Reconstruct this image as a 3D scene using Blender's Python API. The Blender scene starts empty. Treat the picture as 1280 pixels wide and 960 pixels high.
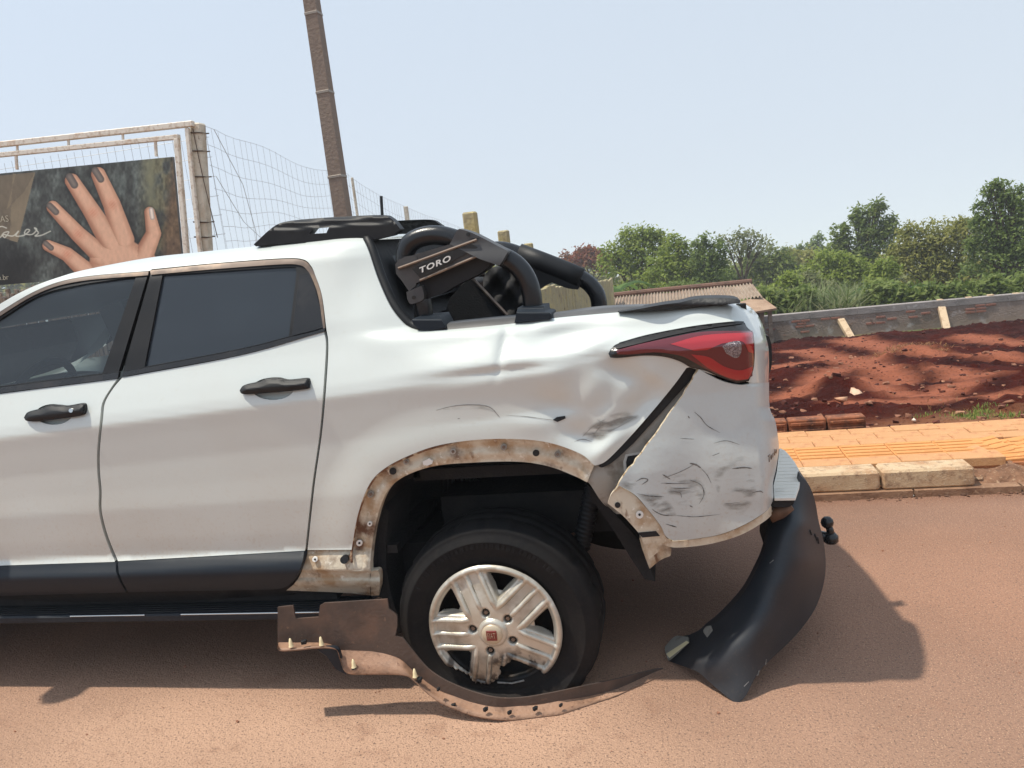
import bpy, math, random
import numpy as np
from mathutils import Vector, Matrix
from mathutils.geometry import delaunay_2d_cdt

SC = bpy.context.scene
COL = SC.collection
R = math.radians

# ------------------------------------------------------------------ camera
# world frame: X along the street, Y away from the camera across it, Z up, road at Z = 0
CAM = np.array([0.0, 0.0, 1.5])
FPX, YAW, PITCH, ROLL = 980.0, R(12), R(10), R(6.5)
_h = np.array([-math.sin(YAW), math.cos(YAW), 0.0]); _r = np.array([math.cos(YAW), math.sin(YAW), 0.0]); _z = np.array([0, 0, 1.0])
FW = _h*math.cos(PITCH) - _z*math.sin(PITCH)
_u = _h*math.sin(PITCH) + _z*math.cos(PITCH)
UP = _u*math.cos(ROLL) + _r*math.sin(ROLL)
RT = _r*math.cos(ROLL) - _u*math.sin(ROLL)
cd = bpy.data.cameras.new('camera'); cam = bpy.data.objects.new('camera', cd); COL.objects.link(cam)
cd.sensor_width = 36; cd.lens = FPX/1280*36; cd.clip_start = .05; cd.clip_end = 3000
mw = Matrix.Identity(4)
for i in range(3):
    mw[i][0] = RT[i]; mw[i][1] = UP[i]; mw[i][2] = -FW[i]; mw[i][3] = CAM[i]
cam.matrix_world = mw
SC.camera = cam

# ------------------------------------------------------------------ light
SUN = np.array([-.42, -.115, 1.0]); SUN /= np.linalg.norm(SUN)        # direction towards the sun
EL = math.asin(SUN[2]); AZ = math.atan2(SUN[0], SUN[1])
W = bpy.data.worlds.new('World'); SC.world = W; W.use_nodes = True
nt = W.node_tree; bg = nt.nodes['Background']
sky = nt.nodes.new('ShaderNodeTexSky'); sky.sky_type = 'NISHITA'; sky.sun_disc = False
sky.sun_elevation = EL; sky.sun_rotation = AZ
sky.air_density = 1.0; sky.dust_density = 1.2; sky.ozone_density = 2.0; sky.altitude = 500
# hazy air: the look-up never drops below the horizon, and an even pale veil is mixed in
tcw = nt.nodes.new('ShaderNodeTexCoord'); sx = nt.nodes.new('ShaderNodeSeparateXYZ'); cx_ = nt.nodes.new('ShaderNodeCombineXYZ'); ad = nt.nodes.new('ShaderNodeMath'); mxz = nt.nodes.new('ShaderNodeMath')
ad.operation = 'ADD'; ad.inputs[1].default_value = .12; mxz.operation = 'MAXIMUM'; mxz.inputs[1].default_value = .05
nt.links.new(tcw.outputs['Generated'], sx.inputs[0]); nt.links.new(sx.outputs[0], cx_.inputs[0]); nt.links.new(sx.outputs[1], cx_.inputs[1]); nt.links.new(sx.outputs[2], ad.inputs[0]); nt.links.new(ad.outputs[0], mxz.inputs[0]); nt.links.new(mxz.outputs[0], cx_.inputs[2])
nt.links.new(cx_.outputs[0], sky.inputs[0])
veil = nt.nodes.new('ShaderNodeMix'); veil.data_type = 'RGBA'; veil.inputs['Factor'].default_value = .62; rpw = nt.nodes.new('ShaderNodeValToRGB'); e_ = rpw.color_ramp.elements
e_[0].position = .02; e_[0].color = (6.0, 6.15, 6.0, 1); e_[1].position = .55; e_[1].color = (5.7, 6.5, 7.1, 1)
nt.links.new(sx.outputs[2], rpw.inputs[0]); nt.links.new(rpw.outputs[0], veil.inputs['B'])
nt.links.new(sky.outputs[0], veil.inputs['A']); nt.links.new(veil.outputs['Result'], bg.inputs[0]); bg.inputs[1].default_value = .149
sd = bpy.data.lights.new('sun', 'SUN'); sd.energy = 3.95; sd.angle = R(1.2); sd.color = (1, .93, .81)
sun = bpy.data.objects.new('sun', sd); COL.objects.link(sun)
sun.location = (0, 0, 30); sun.rotation_euler = Vector(SUN).to_track_quat('Z', 'Y').to_euler()
SC.view_settings.view_transform = 'Standard'; SC.view_settings.look = 'None'
SC.view_settings.exposure = 0.10; SC.view_settings.gamma = 1
SC.render.engine = 'CYCLES'
SC.cycles.max_bounces = 8; SC.cycles.transparent_max_bounces = 16

# ------------------------------------------------------------------ helpers
rng = np.random.default_rng(7); rnd = random.Random(7)
def ray(px, py):
    px = np.asarray(px, float)[..., None]; py = np.asarray(py, float)[..., None]
    return FW + RT*(px-640)/FPX - UP*(py-480)/FPX
def PY(px, py, Y):
    d = ray(px, py); t = np.asarray(Y, float)/d[..., 1]; return CAM + d*t[..., None]
def PX(px, py, X):
    d = ray(px, py); t = np.asarray(X, float)/d[..., 0]; return CAM + d*t[..., None]
def PZ(px, py, Z=0.0):
    d = ray(px, py); t = (np.asarray(Z, float)-CAM[2])/d[..., 2]; return CAM + d*t[..., None]
def pix(P):
    q = np.asarray(P, float) - CAM; w = q@FW
    return np.stack([640 + FPX*(q@RT)/w, 480 - FPX*(q@UP)/w], -1)

ORG = {}
def origin(o): return ORG.get(o.name, np.zeros(3))
def thing(name, label, cat, loc=(0, 0, 0), group=None):
    o = bpy.data.objects.new(name, None); COL.objects.link(o); o.location = loc; o.empty_display_size = .2
    ORG[o.name] = np.array(loc, float); o['label'] = label; o['category'] = cat
    if group: o['group'] = group
    return o
def tag(o, label=None, cat=None, group=None, kind=None):
    if label: o['label'] = label
    if cat: o['category'] = cat
    if group: o['group'] = group
    if kind: o['kind'] = kind
    return o
def mobj(name, verts, faces, mat, parent=None, smooth=True, normals=None, base=None, kind=None):
    """verts in world space; linked as ONE mesh object, under parent when given"""
    verts = np.asarray(verts, float)
    org = origin(parent) if parent else (np.array(base, float) if base is not None else np.zeros(3))
    me = bpy.data.meshes.new(name); v = verts - org
    if isinstance(faces, np.ndarray):
        n = faces.shape[1]; me.vertices.add(len(v)); me.vertices.foreach_set('co', v.ravel().astype(np.float32))
        me.loops.add(faces.size); me.loops.foreach_set('vertex_index', faces.ravel().astype(np.int32))
        me.polygons.add(len(faces)); me.polygons.foreach_set('loop_start', np.arange(0, faces.size, n, dtype=np.int32))
        me.update(calc_edges=True)
    else:
        me.from_pydata([tuple(a) for a in v], [], [tuple(int(i) for i in f) for f in faces])
    me.validate()
    if smooth: me.polygons.foreach_set('use_smooth', [True]*len(me.polygons))
    if mat: me.materials.append(mat)
    if normals is not None and len(normals) == len(me.vertices):
        me.normals_split_custom_set_from_vertices([tuple(a) for a in normals])
    o = bpy.data.objects.new(name, me); COL.objects.link(o)
    if parent: o.parent = parent
    else: o.location = org
    ORG[o.name] = org
    if kind: o['kind'] = kind
    return o
class MB:
    """collects shapes, build() links them as one mesh"""
    def __init__(s): s.v = []; s.f = []
    def add(s, v, f):
        n = len(s.v); s.v += [tuple(map(float, a)) for a in v]; s.f += [tuple(int(i)+n for i in q) for q in f]; return s
    def box(s, c, size, rot=None, bev=0):
        c = np.array(c, float); h = np.array(size, float)/2
        if bev <= 0:
            v = [np.array([x, y, z])*h for x in (-1, 1) for y in (-1, 1) for z in (-1, 1)]
            f = [(0, 1, 3, 2), (4, 6, 7, 5), (0, 4, 5, 1), (2, 3, 7, 6), (0, 2, 6, 4), (1, 5, 7, 3)]
        else:
            v, f = bevbox(h, min(bev, h.min()*.9))
        v = np.array(v)
        if rot is not None: v = v@np.array(rot).T
        return s.add(v + c, f)
    def tube(s, pts, r, n=10, caps=True):
        pts = np.array(pts, float); m = len(pts); rr = np.full(m, r) if np.isscalar(r) else np.array(r, float)
        t = np.gradient(pts, axis=0); t /= np.linalg.norm(t, axis=1)[:, None] + 1e-12
        a = np.array([0, 0, 1.0]) if abs(t[0][2]) < .9 else np.array([1.0, 0, 0])
        V = []; nrm = np.cross(t[0], a); nrm /= np.linalg.norm(nrm)
        for i in range(m):
            nrm = nrm - t[i]*(nrm@t[i]); nrm /= np.linalg.norm(nrm) + 1e-12; b = np.cross(t[i], nrm)
            for k in range(n):
                an = 2*math.pi*k/n; V.append(pts[i] + rr[i]*(nrm*math.cos(an) + b*math.sin(an)))
        F = [(i*n+k, i*n+(k+1) % n, (i+1)*n+(k+1) % n, (i+1)*n+k) for i in range(m-1) for k in range(n)]
        if caps: F += [tuple(range(n-1, -1, -1)), tuple(range((m-1)*n, m*n))]
        return s.add(V, F)
    def lathe(s, prof, c, axis='y', n=32):
        """prof: list of (radius, along-axis)"""
        V = []; m = len(prof)
        for k in range(n):
            a = 2*math.pi*k/n
            for r, h in prof:
                p = (r*math.cos(a), h, r*math.sin(a)) if axis == 'y' else (r*math.cos(a), r*math.sin(a), h)
                V.append(np.array(p) + np.array(c))
        F = [(k*m+i, k*m+i+1, ((k+1) % n)*m+i+1, ((k+1) % n)*m+i) for k in range(n) for i in range(m-1)]
        if axis != 'y': F = [f[::-1] for f in F]
        return s.add(V, F)
    def prism(s, poly, off):
        """closed 3-D polygon extruded by vector off"""
        p = np.array(poly, float); n = len(p); off = np.array(off, float)
        f = [tuple(range(n)), tuple(range(2*n-1, n-1, -1))] + [(i, i+n, (i+1) % n+n, (i+1) % n) for i in range(n)]
        return s.add(np.vstack([p, p+off]), f)
    def build(s, name, mat, parent=None, smooth=False, base=None, kind=None):
        return mobj(name, s.v, s.f, mat, parent, smooth, base=base, kind=kind)
def bevbox(h, b):
    import bmesh
    bm = bmesh.new(); bmesh.ops.create_cube(bm, size=2)
    for v in bm.verts: v.co = Vector((v.co.x*h[0], v.co.y*h[1], v.co.z*h[2]))
    bmesh.ops.bevel(bm, geom=bm.edges[:], offset=b, segments=1, affect='EDGES')
    bm.verts.index_update()
    v = [tuple(x.co) for x in bm.verts]; f = [tuple(x.index for x in q.verts) for q in bm.faces]; bm.free(); return v, f
def rotz(a): c, s = math.cos(a), math.sin(a); return np.array([[c, -s, 0], [s, c, 0], [0, 0, 1.0]])
def rotx(a): c, s = math.cos(a), math.sin(a); return np.array([[1, 0, 0], [0, c, -s], [0, s, c]])
def roty(a): c, s = math.cos(a), math.sin(a); return np.array([[c, 0, s], [0, 1, 0], [-s, 0, c]])
def sm(pts, n=6):
    """Catmull-Rom through pts"""
    p = np.array(pts, float); q = np.vstack([2*p[0]-p[1], p, 2*p[-1]-p[-2]]); out = []
    for i in range(1, len(q)-2):
        for k in range(n):
            t = k/n; a, b, c, d = q[i-1:i+3]
            out.append(.5*((2*b) + (c-a)*t + (2*a-5*b+4*c-d)*t*t + (3*b-a-3*c+d)*t**3))
    out.append(p[-1]); return np.array(out)
def loop(*segs, n=6):
    """closed outline from smooth runs that meet in corners"""
    out = []
    for s_ in segs:
        q = sm(s_, n) if len(s_) > 2 else np.array(s_, float)
        for a in q:
            if not out or np.hypot(*(a-out[-1])) > .3: out.append(a)
    if np.hypot(*(out[0]-out[-1])) < .3: out.pop()
    return np.array(out)
def inside(poly, x, y):
    poly = np.asarray(poly); c = np.zeros(np.shape(x), bool); j = len(poly)-1
    for i in range(len(poly)):
        xi, yi = poly[i]; xj, yj = poly[j]
        if yi != yj:
            c ^= ((yi > y) != (yj > y)) & (x < (xj-xi)*(y-yi)/(yj-yi) + xi)
        j = i
    return c
def dist_poly(pts, x, y, closed=False):
    pts = np.asarray(pts, float); d = np.full(np.shape(x), 1e9)
    m = len(pts) if closed else len(pts)-1
    for i in range(m):
        a = pts[i]; b = pts[(i+1) % len(pts)]; ab = b-a; L = ab@ab + 1e-12
        t = np.clip(((x-a[0])*ab[0] + (y-a[1])*ab[1])/L, 0, 1)
        d = np.minimum(d, np.hypot(x-a[0]-t*ab[0], y-a[1]-t*ab[1]))
    return d
def densify(poly, st):
    poly = np.asarray(poly, float); out = []
    for i in range(len(poly)):
        a, b = poly[i], poly[(i+1) % len(poly)]; k = max(1, int(np.hypot(*(b-a))/st))
        for t in range(k): out.append(a + (b-a)*t/k)
    return np.array(out)
def tri_region(outer, holes=(), step=7.0, extra=None):
    outer = densify(outer, step); holes = [densify(h, step) for h in holes]
    P = [outer] + holes; edges = []; n = 0
    for q in P:
        edges += [(n+i, n+(i+1) % len(q)) for i in range(len(q))]; n += len(q)
    mn, mx = outer.min(0), outer.max(0)
    gx, gy = np.meshgrid(np.arange(mn[0]+step*.5, mx[0], step), np.arange(mn[1]+step*.5, mx[1], step*.9))
    gx[::2] += step*.5; gx, gy = gx.ravel(), gy.ravel()
    ok = inside(outer, gx, gy) & (dist_poly(outer, gx, gy, True) > step*.45)
    for h in holes: ok &= ~inside(h, gx, gy) & (dist_poly(h, gx, gy, True) > step*.45)
    pts = np.vstack(P + [np.stack([gx[ok], gy[ok]], 1)])
    v, e, f, *_ = delaunay_2d_cdt([Vector((a[0], a[1])) for a in pts], edges, [], 0, 1e-4)
    v = np.array([(a.x, a.y) for a in v]); f = np.array([t for t in f if len(t) == 3])
    c = v[f].mean(1); ok = inside(outer, c[:, 0], c[:, 1])
    for h in holes: ok &= ~inside(h, c[:, 0], c[:, 1])
    return v, f[ok], P
def panel(name, outer, depth, mat, parent=None, holes=(), step=7.0, thick=.02, kind=None, base=None, label=None):
    """curved sheet with a returned edge: outline on the side of the truck, depth(px,py) -> Y"""
    v, f, P = tri_region(outer, holes, step)
    def un(x, y): return PY(x, y, depth(x, y))
    X = un(v[:, 0], v[:, 1]); e = .8
    du = un(v[:, 0]+e, v[:, 1]) - un(v[:, 0]-e, v[:, 1]); dv = un(v[:, 0], v[:, 1]+e) - un(v[:, 0], v[:, 1]-e)
    nr = np.cross(dv, du); nr /= np.linalg.norm(nr, axis=1)[:, None] + 1e-12
    flip = (nr*(CAM-X)).sum(1) < 0; nr[flip] *= -1
    a, b, c = X[f[:, 0]], X[f[:, 1]], X[f[:, 2]]
    fl = (np.cross(b-a, c-a)*(nr[f[:, 0]])).sum(1) < 0
    f = f.copy(); f[fl] = f[fl][:, ::-1]
    V = [X]; N = [nr]; F = [tuple(t) for t in f]; n = len(X)
    if thick:
        for q in P:
            A = un(q[:, 0], q[:, 1]); k = len(q)
            B = A + np.array([0, thick, 0])
            t = np.roll(A, -1, 0) - np.roll(A, 1, 0); o = np.cross(t, [0, 1.0, 0]); o /= np.linalg.norm(o, axis=1)[:, None] + 1e-12
            V += [A, B]; N += [o, o]
            F += [(n+i, n+(i+1) % k, n+k+(i+1) % k, n+k+i) for i in range(k)]; n += 2*k
    o = mobj(name, np.vstack(V), F, mat, parent, True, np.vstack(N), kind=kind, base=base)
    if label: o['label'] = label
    return o
def rbf(pts):
    """smooth surface Y(px,py) through control points (thin plate)"""
    p = np.array(pts, float); x = p[:, :2]/100; n = len(p)
    def k(d): d = np.maximum(d, 1e-9); return d*d*np.log(d)
    K = k(np.linalg.norm(x[:, None]-x[None], axis=2)) + np.eye(n)*1e-3
    Q = np.hstack([np.ones((n, 1)), x]); A = np.block([[K, Q], [Q.T, np.zeros((3, 3))]])
    w = np.linalg.solve(A, np.concatenate([p[:, 2], np.zeros(3)]))
    def f(px, py):
        q = np.stack([np.asarray(px, float), np.asarray(py, float)], -1)/100
        d = np.linalg.norm(q[..., None, :]-x, axis=-1)
        return k(d)@w[:n] + w[n] + q@w[n+1:]
    return f
def lat(seed, n=64): return np.random.default_rng(seed).random((n, n))
_L = {}
def vnoise(x, y, seed=1):
    if seed not in _L: _L[seed] = lat(seed)
    g = _L[seed]; n = g.shape[0]; xi = np.floor(x).astype(int); yi = np.floor(y).astype(int); u = x-xi; v = y-yi
    u = u*u*(3-2*u); v = v*v*(3-2*v); a = g[xi % n, yi % n]; b = g[(xi+1) % n, yi % n]; c = g[xi % n, (yi+1) % n]; d = g[(xi+1) % n, (yi+1) % n]
    return (a*(1-u)+b*u)*(1-v) + (c*(1-u)+d*u)*v
def fbm(x, y, seed=1, o=4):
    s = 0; a = .5
    for i in range(o): s = s + a*vnoise(x*2**i, y*2**i, seed+i); a *= .5
    return s
def sstep(a, b, x): t = np.clip((np.asarray(x, float)-a)/(b-a), 0, 1); return t*t*(3-2*t)
def text_mesh(s, size, extrude=.001, offset=0.0, shear=0.0, bold=1.0):
    cu = bpy.data.curves.new('t', 'FONT'); cu.body = s; cu.size = size; cu.extrude = extrude; cu.offset = offset; cu.shear = shear
    cu.align_x = 'CENTER'; cu.align_y = 'CENTER'; cu.resolution_u = 3; cu.space_character = bold
    o = bpy.data.objects.new('t', cu); COL.objects.link(o); dg = bpy.context.evaluated_depsgraph_get(); dg.update()
    me = bpy.data.meshes.new_from_object(o.evaluated_get(dg)); bpy.data.objects.remove(o)
    v = np.array([tuple(a.co) for a in me.vertices]); f = [tuple(p.vertices) for p in me.polygons]; bpy.data.meshes.remove(me); return v, f
def text_part(name, s, size, c, ux, uy, mat, parent, **k):
    v, f = text_mesh(s, size, **k); ux = np.array(ux, float); uy = np.array(uy, float)
    w = np.cross(ux, uy); w = w/np.linalg.norm(w)
    return mobj(name, np.array(c) + v[:, :1]*ux + v[:, 1:2]*uy + v[:, 2:3]*w, f, mat, parent, False)
def copy_tree(o, parent=None):
    c = o.copy(); COL.objects.link(c); ORG[c.name] = origin(o)
    if parent: c.parent = parent
    for ch in list(o.children): copy_tree(ch, c)
    return c

# ------------------------------------------------------------------ materials
def lin(r, g, b):
    f = lambda c: (c/255/12.92) if c <= 10 else ((c/255+.055)/1.055)**2.4
    return (f(r), f(g), f(b))
def mat(name, col, rough=.6, metal=0.0, layers=(), bump=None, coat=0.0, spec=.5, trans=0.0, coord='Object', attr=None, crough=.06):
    """layers: (noise scale, colour, lo, hi[, detail, stretch]) mixed over the base one after another"""
    m = bpy.data.materials.new(name); m.use_nodes = True; t = m.node_tree; N = t.nodes; L = t.links
    p = N['Principled BSDF']; p.inputs['Roughness'].default_value = rough; p.inputs['Metallic'].default_value = metal
    p.inputs['Specular IOR Level'].default_value = spec
    if coat: p.inputs['Coat Weight'].default_value = coat; p.inputs['Coat Roughness'].default_value = crough
    tc = N.new('ShaderNodeTexCoord'); src = tc.outputs[coord]
    cur = None
    def rgb(c):
        n = N.new('ShaderNodeRGB'); n.outputs[0].default_value = (*c, 1); return n.outputs[0]
    cur = rgb(col)
    if attr:
        a = N.new('ShaderNodeAttribute'); a.attribute_name = attr; cur = a.outputs['Color']
    for ly in layers:
        sc, c2, lo, hi = ly[:4]; det = ly[4] if len(ly) > 4 else 4; st = ly[5] if len(ly) > 5 else None
        s_ = src
        if st:
            mp = N.new('ShaderNodeMapping'); mp.inputs['Scale'].default_value = st; L.new(src, mp.inputs['Vector']); s_ = mp.outputs[0]
        nz = N.new('ShaderNodeTexNoise'); nz.inputs['Scale'].default_value = sc; nz.inputs['Detail'].default_value = det; nz.inputs['Roughness'].default_value = .6
        L.new(s_, nz.inputs['Vector'])
        mr = N.new('ShaderNodeMapRange'); mr.inputs['From Min'].default_value = lo; mr.inputs['From Max'].default_value = hi; mr.clamp = True
        L.new(nz.outputs['Fac'], mr.inputs['Value'])
        mx = N.new('ShaderNodeMix'); mx.data_type = 'RGBA'; L.new(mr.outputs[0], mx.inputs['Factor']); L.new(cur, mx.inputs['A']); L.new(rgb(c2), mx.inputs['B'])
        cur = mx.outputs['Result']
    L.new(cur, p.inputs['Base Color'])
    if bump:
        bumps = bump if isinstance(bump, list) else [bump]; prev = None
        for sc, h, *rest in bumps:
            nz = N.new('ShaderNodeTexNoise'); nz.inputs['Scale'].default_value = sc; nz.inputs['Detail'].default_value = rest[0] if rest else 4
            L.new(src, nz.inputs['Vector']); bp = N.new('ShaderNodeBump'); bp.inputs['Distance'].default_value = h; bp.inputs['Strength'].default_value = 1
            L.new(nz.outputs['Fac'], bp.inputs['Height'])
            if prev: L.new(prev, bp.inputs['Normal'])
            prev = bp.outputs[0]
        L.new(prev, p.inputs['Normal'])
    return m
def road_dust(m, z0, z1, col, amt):
    """dried splash and dust that clings to the lower body, patchy and speckled"""
    t = m.node_tree; N = t.nodes; L = t.links; p = N['Principled BSDF']; cur = p.inputs['Base Color'].links[0].from_socket
    tc = N.new('ShaderNodeTexCoord'); sx_ = N.new('ShaderNodeSeparateXYZ'); L.new(tc.outputs['Object'], sx_.inputs[0])
    h = N.new('ShaderNodeMapRange'); h.inputs['From Min'].default_value = z1; h.inputs['From Max'].default_value = z0; L.new(sx_.outputs[2], h.inputs[0])
    a = N.new('ShaderNodeTexNoise'); a.inputs['Scale'].default_value = 3; a.inputs['Detail'].default_value = 8; L.new(tc.outputs['Object'], a.inputs['Vector'])
    b = N.new('ShaderNodeTexNoise'); b.inputs['Scale'].default_value = 90; b.inputs['Detail'].default_value = 3; L.new(tc.outputs['Object'], b.inputs['Vector'])
    bm = N.new('ShaderNodeMapRange'); bm.inputs['From Min'].default_value = .56; bm.inputs['From Max'].default_value = .70; bm.inputs['To Max'].default_value = .8; L.new(b.outputs[0], bm.inputs[0])
    am = N.new('ShaderNodeMapRange'); am.inputs['From Min'].default_value = .3; am.inputs['From Max'].default_value = .75; L.new(a.outputs[0], am.inputs[0])
    s = N.new('ShaderNodeMath'); s.operation = 'ADD'; L.new(am.outputs[0], s.inputs[0]); L.new(bm.outputs[0], s.inputs[1])
    q = N.new('ShaderNodeMath'); q.operation = 'MULTIPLY'; L.new(s.outputs[0], q.inputs[0]); L.new(h.outputs[0], q.inputs[1])
    k = N.new('ShaderNodeMath'); k.operation = 'MULTIPLY'; k.use_clamp = True; k.inputs[1].default_value = amt; L.new(q.outputs[0], k.inputs[0])
    mx = N.new('ShaderNodeMix'); mx.data_type = 'RGBA'; L.new(k.outputs[0], mx.inputs['Factor']); L.new(cur, mx.inputs['A']); mx.inputs['B'].default_value = (*col, 1); L.new(mx.outputs['Result'], p.inputs['Base Color'])
    r = N.new('ShaderNodeMapRange'); r.inputs['To Min'].default_value = p.inputs['Roughness'].default_value; r.inputs['To Max'].default_value = .8; L.new(k.outputs[0], r.inputs[0]); L.new(r.outputs[0], p.inputs['Roughness'])
def leafmat(name, c1, c2, c3, scale=.7):
    m = bpy.data.materials.new(name); m.use_nodes = True; t = m.node_tree; N = t.nodes; L = t.links
    p = N['Principled BSDF']; out = N['Material Output']; p.inputs['Roughness'].default_value = .55; p.inputs['Specular IOR Level'].default_value = .3
    a = N.new('ShaderNodeAttribute'); a.attribute_name = 'tint'
    rp = N.new('ShaderNodeValToRGB'); e = rp.color_ramp.elements; e[0].color = (*c1, 1); e[1].color = (*c3, 1); k = e.new(.5); k.color = (*c2, 1)
    L.new(a.outputs['Fac'], rp.inputs[0]); L.new(rp.outputs[0], p.inputs['Base Color'])
    tr = N.new('ShaderNodeBsdfTranslucent'); L.new(rp.outputs[0], tr.inputs[0]); mx = N.new('ShaderNodeMixShader'); mx.inputs[0].default_value = .45
    L.new(p.outputs[0], mx.inputs[1]); L.new(tr.outputs[0], mx.inputs[2]); L.new(mx.outputs[0], out.inputs[0]); return m
def glassmat(name, tint, dust, dustf):
    m = bpy.data.materials.new(name); m.use_nodes = True; t = m.node_tree; N = t.nodes; L = t.links; out = N['Material Output']; N.remove(N['Principled BSDF'])
    tr = N.new('ShaderNodeBsdfTransparent'); tr.inputs[0].default_value = (*tint, 1)
    gl = N.new('ShaderNodeBsdfGlossy'); gl.inputs['Roughness'].default_value = .02; fr = N.new('ShaderNodeFresnel'); fr.inputs[0].default_value = 1.55
    df = N.new('ShaderNodeBsdfDiffuse'); df.inputs[0].default_value = (*dust, 1)
    m0 = N.new('ShaderNodeMixShader'); m0.inputs[0].default_value = dustf; L.new(tr.outputs[0], m0.inputs[1]); L.new(df.outputs[0], m0.inputs[2])
    m1 = N.new('ShaderNodeMixShader'); L.new(fr.outputs[0], m1.inputs[0]); L.new(m0.outputs[0], m1.inputs[1]); L.new(gl.outputs[0], m1.inputs[2]); L.new(m1.outputs[0], out.inputs[0]); return m
RED = lin(150, 72, 48)
M = dict(
 paint=mat('white_paint', (.61, .65, .622), .34, 0, [(2.2, (.59, .615, .58), .5, .8), (60, (.585, .61, .57), .6, .75)], None, coat=1.0, crough=.03),
 paintdirty=mat('scuffed_white_paint', (.53, .585, .585), .38, 0, [(5, (.47, .52, .53), .55, .75), (40, (.5, .48, .45), .66, .78, 6, (1, 1, 3))], (30, .001), coat=.4, crough=.2),
 primer=mat('rusty_cream_primer', lin(206, 196, 176), .6, 0, [(11, lin(170, 142, 110), .46, .64, 6), (7, lin(98, 66, 46), .56, .70, 8), (26, lin(116, 86, 62), .60, .72, 6, (1, 1, .4)), (40, lin(226, 220, 206), .62, .7)], [(60, .002)]),
 inner=mat('grey_inner_metal', lin(150, 146, 138), .55, .0, [(12, lin(100, 88, 74), .5, .7, 6), (7, lin(200, 196, 188), .58, .7)], (40, .002)),
 edge=mat('torn_edge', lin(214, 200, 172), .6, 0, [(60, lin(150, 120, 80), .5, .65)], (80, .002)),
 black=mat('black_plastic', (.012, .013, .015), .5, 0, [(6, (.022, .022, .022), .45, .75)], (500, .0004), spec=.3),
 clad=mat('grey_cladding', (.013, .019, .027), .5, 0, [(3, (.018, .024, .032), .4, .8), (40, (.016, .022, .029), .5, .7)], (700, .0004), spec=.22),
 bump=mat('bumper_plastic', (.010, .015, .022), .5, 0, [(4, (.022, .027, .034), .45, .75), (18, (.014, .019, .026), .5, .7)], (600, .0005)),
 tube=mat('black_powdercoat', (.010, .011, .013), .24, 0, [(30, (.03, .028, .027), .6, .85)], (900, .0003)),
 trim=mat('gloss_black_trim', (.016, .016, .017), .22, 0, [(8, (.04, .036, .033), .5, .8)]),
 bronze=mat('weathered_trim', lin(112, 98, 88), .35, .3, [(10, lin(150, 128, 108), .5, .7)]),
 dark=mat('dark_void', (.010, .010, .011), .8, 0, [(8, (.02, .018, .017), .5, .7)], (40, .004)),
 liner=mat('felt_liner', (.010, .010, .011), .9, 0, [(20, (.018, .017, .016), .5, .75)], (150, .003)),
 rubber=mat('tyre_rubber', (.008, .008, .009), .85, 0, [(6, (.015, .014, .0135), .42, .75), (50, (.014, .013, .0125), .5, .7)], (200, .001), spec=.25),
 steel=mat('wheel_steel', (.02, .02, .021), .5, .5, [(20, (.05, .035, .025), .5, .7)]),
 chrome=mat('bright_metal', (.6, .6, .58), .25, 1),
 cap_red=mat('emblem_red', lin(120, 42, 36), .35, 0, (), None, coat=.3),
 white=mat('white_plastic', (.75, .74, .7), .5),
 cream=mat('cream_clip', lin(240, 224, 180), .5),
 greyplastic=mat('mid_grey_plastic', (.05, .05, .052), .5, 0, [(9, (.075, .072, .07), .45, .7)], (500, .0004)),  # plain grey plastic of the sports bar plate and brackets
 pad=mat('pale_step_pad', (.80, .76, .69), .9, 0, [(16, (.66, .63, .58), .5, .75)], (300, .001), spec=.1),
 seat=mat('seat_cloth', (.03, .03, .032), .9),
 headliner=mat('headliner', (.16, .155, .15), .9),
 flare=mat('flare_back', lin(84, 72, 66), .42, 0, [(9, lin(108, 86, 74), .48, .72), (4, lin(58, 53, 51), .45, .66), (50, lin(130, 104, 86), .64, .76)], (80, .002)),
 flareout=mat('flare_flange', lin(156, 120, 96), .6, 0, [(22, lin(118, 90, 72), .48, .7), (60, lin(96, 66, 50), .62, .72)], (90, .002)),
 glass=glassmat('tinted_glass', (.012, .014, .016), (.20, .25, .31), .15),
 glass2=glassmat('tinted_glass_front', (.37, .41, .40), (.20, .25, .30), .11),
 lensred=mat('red_lens', (.36, .010, .016), .12, 0, (), None, coat=1.0),
 lensdark=mat('smoked_lens', (.11, .006, .012), .12, 0, (), None, coat=1.0),
 lensclear=mat('clear_reflector', (.34, .29, .30), .2, .6, [(260, (.12, .09, .10), .45, .6)], (220, .004)),
 scuff=mat('scuff_grey', lin(142, 140, 136), .6, 0, [(40, lin(90, 90, 88), .5, .7)]),
 scratch=mat('scratch_dark', lin(116, 114, 110), .6, 0, [(60, lin(60, 58, 56), .5, .6)]),
)
road_dust(M['paint'], .45, .95, lin(176, 152, 122), .30); road_dust(M['paintdirty'], .5, 1.1, lin(168, 146, 120), .35)
road_dust(M['clad'], .30, .62, lin(128, 104, 86), .05); road_dust(M['rubber'], 0, .6, lin(128, 104, 86), .05); road_dust(M['bump'], 0, .9, lin(120, 100, 84), .12)
# ================================================================== SETTING
def slope(Y):                                        # the lot falls away behind the pavement
    Y = np.asarray(Y, float)
    return np.interp(Y, [0, 5.0, 5.35, 22, 24, 60, 160, 900], [.06, .06, .05, -1.86, -2.3, -5.0, -14, -85])
def T(px, py):                                       # pixel -> sloping lot
    d = ray(px, py); t = np.full(np.shape(px), 5.0)
    for _ in range(60):
        P = CAM + d*t[..., None]; e = P[..., 2]-slope(P[..., 1]); t = t + e/np.maximum(-d[..., 2]+.115*d[..., 1], .02)*.7
    return CAM + d*t[..., None]

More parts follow.
